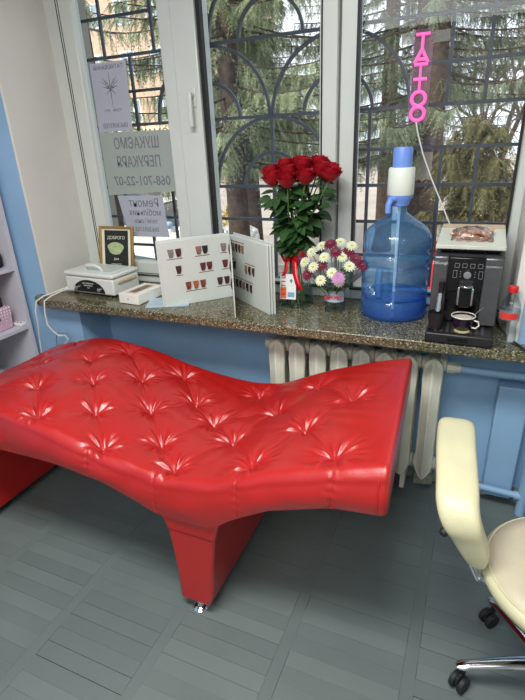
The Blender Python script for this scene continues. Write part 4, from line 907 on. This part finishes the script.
m_bark = mat('spruce_bark', (78, 62, 52), .95, vary=.4, scale=14, bump=.9, bscale=24)
def needles_mat(name, a, b):
    m = bpy.data.materials.new(name); m.use_nodes = True; nt = m.node_tree; bs = nt.nodes['Principled BSDF']; N = nt.nodes.new; L = nt.links.new
    gm = N('ShaderNodeNewGeometry'); r = N('ShaderNodeValToRGB'); r.color_ramp.elements[0].color = (*lin(a), 1); r.color_ramp.elements[1].color = (*lin(b), 1)
    L(gm.outputs['Random Per Island'], r.inputs['Fac']); L(r.outputs['Color'], bs.inputs['Base Color']); bs.inputs['Roughness'].default_value = .6; return m
m_ndl = [needles_mat('spruce_needles', (96, 106, 76), (164, 170, 130)), needles_mat('deep_spruce_needles', (76, 88, 68), (136, 144, 112)), needles_mat('golden_needles', (64, 64, 42), (124, 114, 70))]
def spray(V, F, p, d, ln, wd, rs, droop):
    """one twig: rows of needle blades on both sides of a drooping axis"""
    up = np.array((0, 0, 1.)); d = d/np.linalg.norm(d); s = np.cross(d, up); s = s/(np.linalg.norm(s)+1e-6); n = 7
    for i in range(n):
        t = (i+.5)/n; c = p+d*ln*t-up*droop*t*t; w_ = wd*(1-.55*t)
        for sg in (-1, 1):
            tip = c+s*sg*w_+d*w_*.9-up*w_*rs.uniform(.1, .7); b = len(V)
            V += [c-d*wd*.16, c+d*wd*.16, tip]; F.append((b, b+1, b+2))
    b = len(V); e = p+d*ln-up*droop
    V += [p+s*wd*.12, p-s*wd*.12, e+up*0, (p+e)/2+up*wd*.2]; F.append((b, b+2, b+1))
def spruce(x, y, h, tr_, label, seed, br0, lmax, nb, mi, dens=1.0, az=None, wd=.05, hang=1.0):
    rs = np.random.RandomState(seed); t = thing('spruce_tree', label, 'tree', (x, y, GZ))
    obj('trunk', MB().tube([(x, y, GZ-.05), (x+.03, y, GZ+.4), (x-.02, y, GZ+h*.5), (x, y, GZ+h)], [tr_*1.25, tr_, tr_*.7, tr_*.1], 16), m_bark, t)
    V = []; F = []; bb = MB()
    for k in range(nb):
        f = (k+.5)/nb; z = GZ+br0+(h-br0)*f; L_ = lmax*(1-f)**.7*rs.uniform(.75, 1.1)+.25
        a = rs.uniform(0, 2*PI) if az is None else math.radians(rs.uniform(*az)); dd = np.array((math.cos(a), math.sin(a), 0))
        P0 = np.array((x, y, z)); pts = []
        for q in np.linspace(0, 1, 7): pts.append(P0+dd*L_*q+np.array((0, 0, -.32*L_*q+.20*L_*q*q)))
        bb.tube([tuple(p) for p in pts], [.014*(1-.8*q/6)*min(1, L_)+.003 for q in range(7)], 5)
        m_ = int(L_*36*dens)
        for q in range(m_):
            u = rs.uniform(.12, 1); i = min(5, int(u*6)); fr_ = u*6-i; p = pts[i]*(1-fr_)+pts[i+1]*fr_
            side = rs.choice((-1, 1)); sd = np.array((-dd[1], dd[0], 0))*side
            dr = dd*rs.uniform(.2, 1)+sd*rs.uniform(.2, 1)+np.array((0, 0, -rs.uniform(.1, .9)*hang)); ln = rs.uniform(.12, .34)*(1.15-.5*u)
            spray(V, F, p, dr, ln, wd*rs.uniform(.8, 1.2), rs, ln*.5*hang)
            if rs.rand() < .55*hang:   # hanging twig
                spray(V, F, p, np.array((rs.uniform(-.25, .25), rs.uniform(-.25, .25), -1)), ln*1.3, wd*.8, rs, 0)
    obj('branches', bb, m_bark, t)
    mf = MB(); mf.v = [tuple(map(float, p)) for p in V]; mf.f = F; o_ = obj('foliage', mf, m_ndl[mi], t, smooth=0); o_['kind'] = 'stuff'
    return t
TREES = [(-3.28, 6.6, 9.5, .17, 'tall spruce standing close behind the middle window', 11, 2.3, 1.9, 190, 0, 1.0),
         (-.88, 8.2, 10, .30, 'thick-trunked spruce behind the blue bottle and the neon sign', 12, 2.4, 2.0, 160, 1, .9),
         (-4.95, 10.8, 6.2, .2, 'deep green spruce left of the middle window, farther back', 13, 2.2, 1.7, 160, 1, 1.2),
         (-.08, 6.2, 2.75, .07, 'low golden-green spruce behind the coffee machine', 14, 1.7, .34, 60, 2, 2.2),
         (-2.1, 12.0, 11, .2, 'dark spruce far behind the middle mullion', 15, 2.4, 2.4, 140, 1, .7)]
for a in TREES: spruce(*a)
# spruce bough that reaches across the left pane from a trunk outside the view
spruce(-5.4, 6.4, 6.5, .14, 'light green spruce whose boughs reach across the left window', 21, 3.0, 1.7, 20, 0, .9)
# bare trees far right
def bare(x, y, h, seed, label):
    rs = np.random.RandomState(seed); t = thing('bare_tree', label, 'tree', (x, y, GZ)); m_ = MB()
    def grow(p, d, L_, r, dep):
        e = p+d*L_; m_.tube([tuple(p), tuple((p+e)/2+rs.normal(0, .03, 3)*L_), tuple(e)], [r, r*.8, r*.62], 5, cap=False)
        if dep == 0: return
        for _ in range(3 if dep > 1 else 4):
            nd = d+rs.normal(0, .45, 3); nd /= np.linalg.norm(nd); grow(p+d*L_*rs.uniform(.55, 1), nd, L_*rs.uniform(.6, .8), r*.58, dep-1)
    grow(np.array((x, y, GZ-.02)), np.array((0, 0, 1.)), h*.33, .11, 5); obj('crown', m_, mat('bare_bark', (112, 96, 88), .9), t, smooth=0)
bare(.3, 12.5, 6.5, 31, 'bare branched tree behind the right window edge'); bare(-.2, 17, 7, 32, 'farther bare tree in the gap of the right window'); bare(1.6, 15, 7, 33, 'bare tree at the far right beyond the street')
# small sign nailed on the trunk
sg = thing('trunk_sign', 'small brown and grey board fixed to the thick spruce trunk', 'sign', (-.98, 7.84, .9))
obj('board', MB().box(-.93, -.71, 7.84, 7.86, .95, 1.52), mat('grey_brown_board', (150, 134, 130), .7), sg, smooth=0)
obj('header', MB().box(-.94, -.70, 7.83, 7.842, 1.33, 1.53), mat('dark_purple_board', (70, 56, 66), .7), sg, smooth=0)
# yellow-leaved shrub low in the middle window
def shrub(nm, x, y, r, h, label, mm, n, seed):
    rs = np.random.RandomState(seed); t = thing(nm, label, 'shrub', (x, y, GZ)); m_ = MB(); b_ = MB()
    for k in range(n):
        v = rs.normal(0, 1, 3); v /= np.linalg.norm(v); p = Vector((x+v[0]*r*rs.uniform(.5, 1), y+v[1]*r*rs.uniform(.5, 1), GZ+h*.55+v[2]*h*.45*rs.uniform(.5, 1)))
        leafm(m_, p, Vector(v)+Vector((0, 0, -.3)), Vector((0, 0, 1)), .10, .03)
    for k in range(9): b_.tube([(x, y, GZ), (x+r*.5*math.cos(k*.7), y+r*.5*math.sin(k*.7), GZ+h*.7)], .012, 5)
    obj('stems', b_, m_bark, t); o_ = obj('foliage', m_, mm, t, smooth=0)
shrub('yellow_shrub', -4.25, 8.2, .40, 1.55, 'yellow-leaved shrub seen low through the middle window', mat('yellow_leaves', (224, 190, 70), .6, vary=.2), 420, 41)
shrub('green_shrub', -6.2, 7.6, .35, .8, 'dull green shrub behind the album in the left window', mat('dull_green_leaves', (110, 116, 82), .7, vary=.3), 300, 42)

# kerb and far pavement
struct('trim_6', MB().box(-30, 20, 9.4, 9.6, GZ, GZ+.14), mat('pale_kerb', (205, 196, 188), .9))
# cars
def car(x, y, rz, colr, label, mname):
    """a saloon car, 4.3 m long, nose along local +X"""
    t = thing('car', label, 'car', (x, y, GZ)); Mx = Matrix.Translation((x, y, GZ)) @ Matrix.Rotation(math.radians(rz), 4, 'Z')
    mp_ = mat(mname, colr, .25, vary=.05, coat=.5)
    side = [(-2.1, .35), (-2.15, .60), (-2.08, .88), (-1.5, .98), (1.0, .98), (1.75, .86), (2.1, .70), (2.15, .45), (2.05, .28), (-2.0, .28)]
    obj('body', MB().prism(side, 'y', -.82, .82).xf(Mx), mp_, t, bevel=.07, seg=3)
    rf_ = [(-1.75, .96), (-1.15, 1.38), (.25, 1.42), (1.05, .96)]
    m_ = MB(); a, b = [(p[0], -.74, p[1]) if p[1] < 1 else (p[0], -.58, p[1]) for p in rf_], [(p[0], .74, p[1]) if p[1] < 1 else (p[0], .58, p[1]) for p in rf_]
    m_.add(a+b, [(3, 2, 1, 0), (4, 5, 6, 7), (0, 1, 5, 4), (1, 2, 6, 5), (2, 3, 7, 6)]); obj('windows', m_.xf(Mx), mat('car_glass', (58, 66, 74), .08), t, bevel=.03)
    obj('roof', MB().prism([(-1.2, 1.37), (-1.1, 1.43), (.15, 1.455), (.30, 1.41)], 'y', -.57, .57).box(-.42, -.34, -.70, .70, .97, 1.39).xf(Mx), mp_, t, bevel=.02)
    for wx in (-1.3, 1.35):
        for s_ in (-1, 1):
            w_ = obj('wheel', MB().cyl((wx, s_*.66, .31), (wx, s_*.86, .31), .31, n=24).xf(Mx), m_rubber, t, bevel=.02)
            obj('hubcap', MB().cyl((wx, s_*.85, .31), (wx, s_*.875, .31), .19, n=20).xf(Mx), m_chrome, w_)
    for s_ in (-1, 1):
        obj('door_mirror', MB().ball((.72, s_*.93, 1.03), .09, .12, .08).xf(Mx), mat('pale_blue_mirror', (150, 184, 214), .3), t)
        obj('headlamp', MB().ball((2.06, s_*.62, .66), .08, .17, .08).xf(Mx), mat('lamp_lens', (220, 224, 226), .1), t); obj('tail_lamp', MB().ball((-2.07, s_*.64, .78), .06, .16, .09).xf(Mx), mat('red_lamp_lens', (180, 30, 30), .2), t)
    q = MB()
    for k in range(4): q.box(2.13, 2.165, -.4, .4, .42+k*.06, .45+k*.06)
    obj('radiator_slats', q.xf(Mx), m_chrome, t, smooth=0)
    return t
car(-4.05, 5.25, 168, (226, 226, 224), 'white car parked closest below the left window', 'white_car_paint')
car(-6.75, 9.6, 4, (232, 232, 230), 'white car on the street seen low in the middle window', 'white_car_paint')
car(1.5, 8.3, 2, (190, 50, 52), 'red car parked outside the right window, partly hidden by the coffee machine', 'red_car_paint')
car(-10.5, 13.5, 8, (150, 158, 170), 'grey car farther back in the left window', 'grey_car_paint')
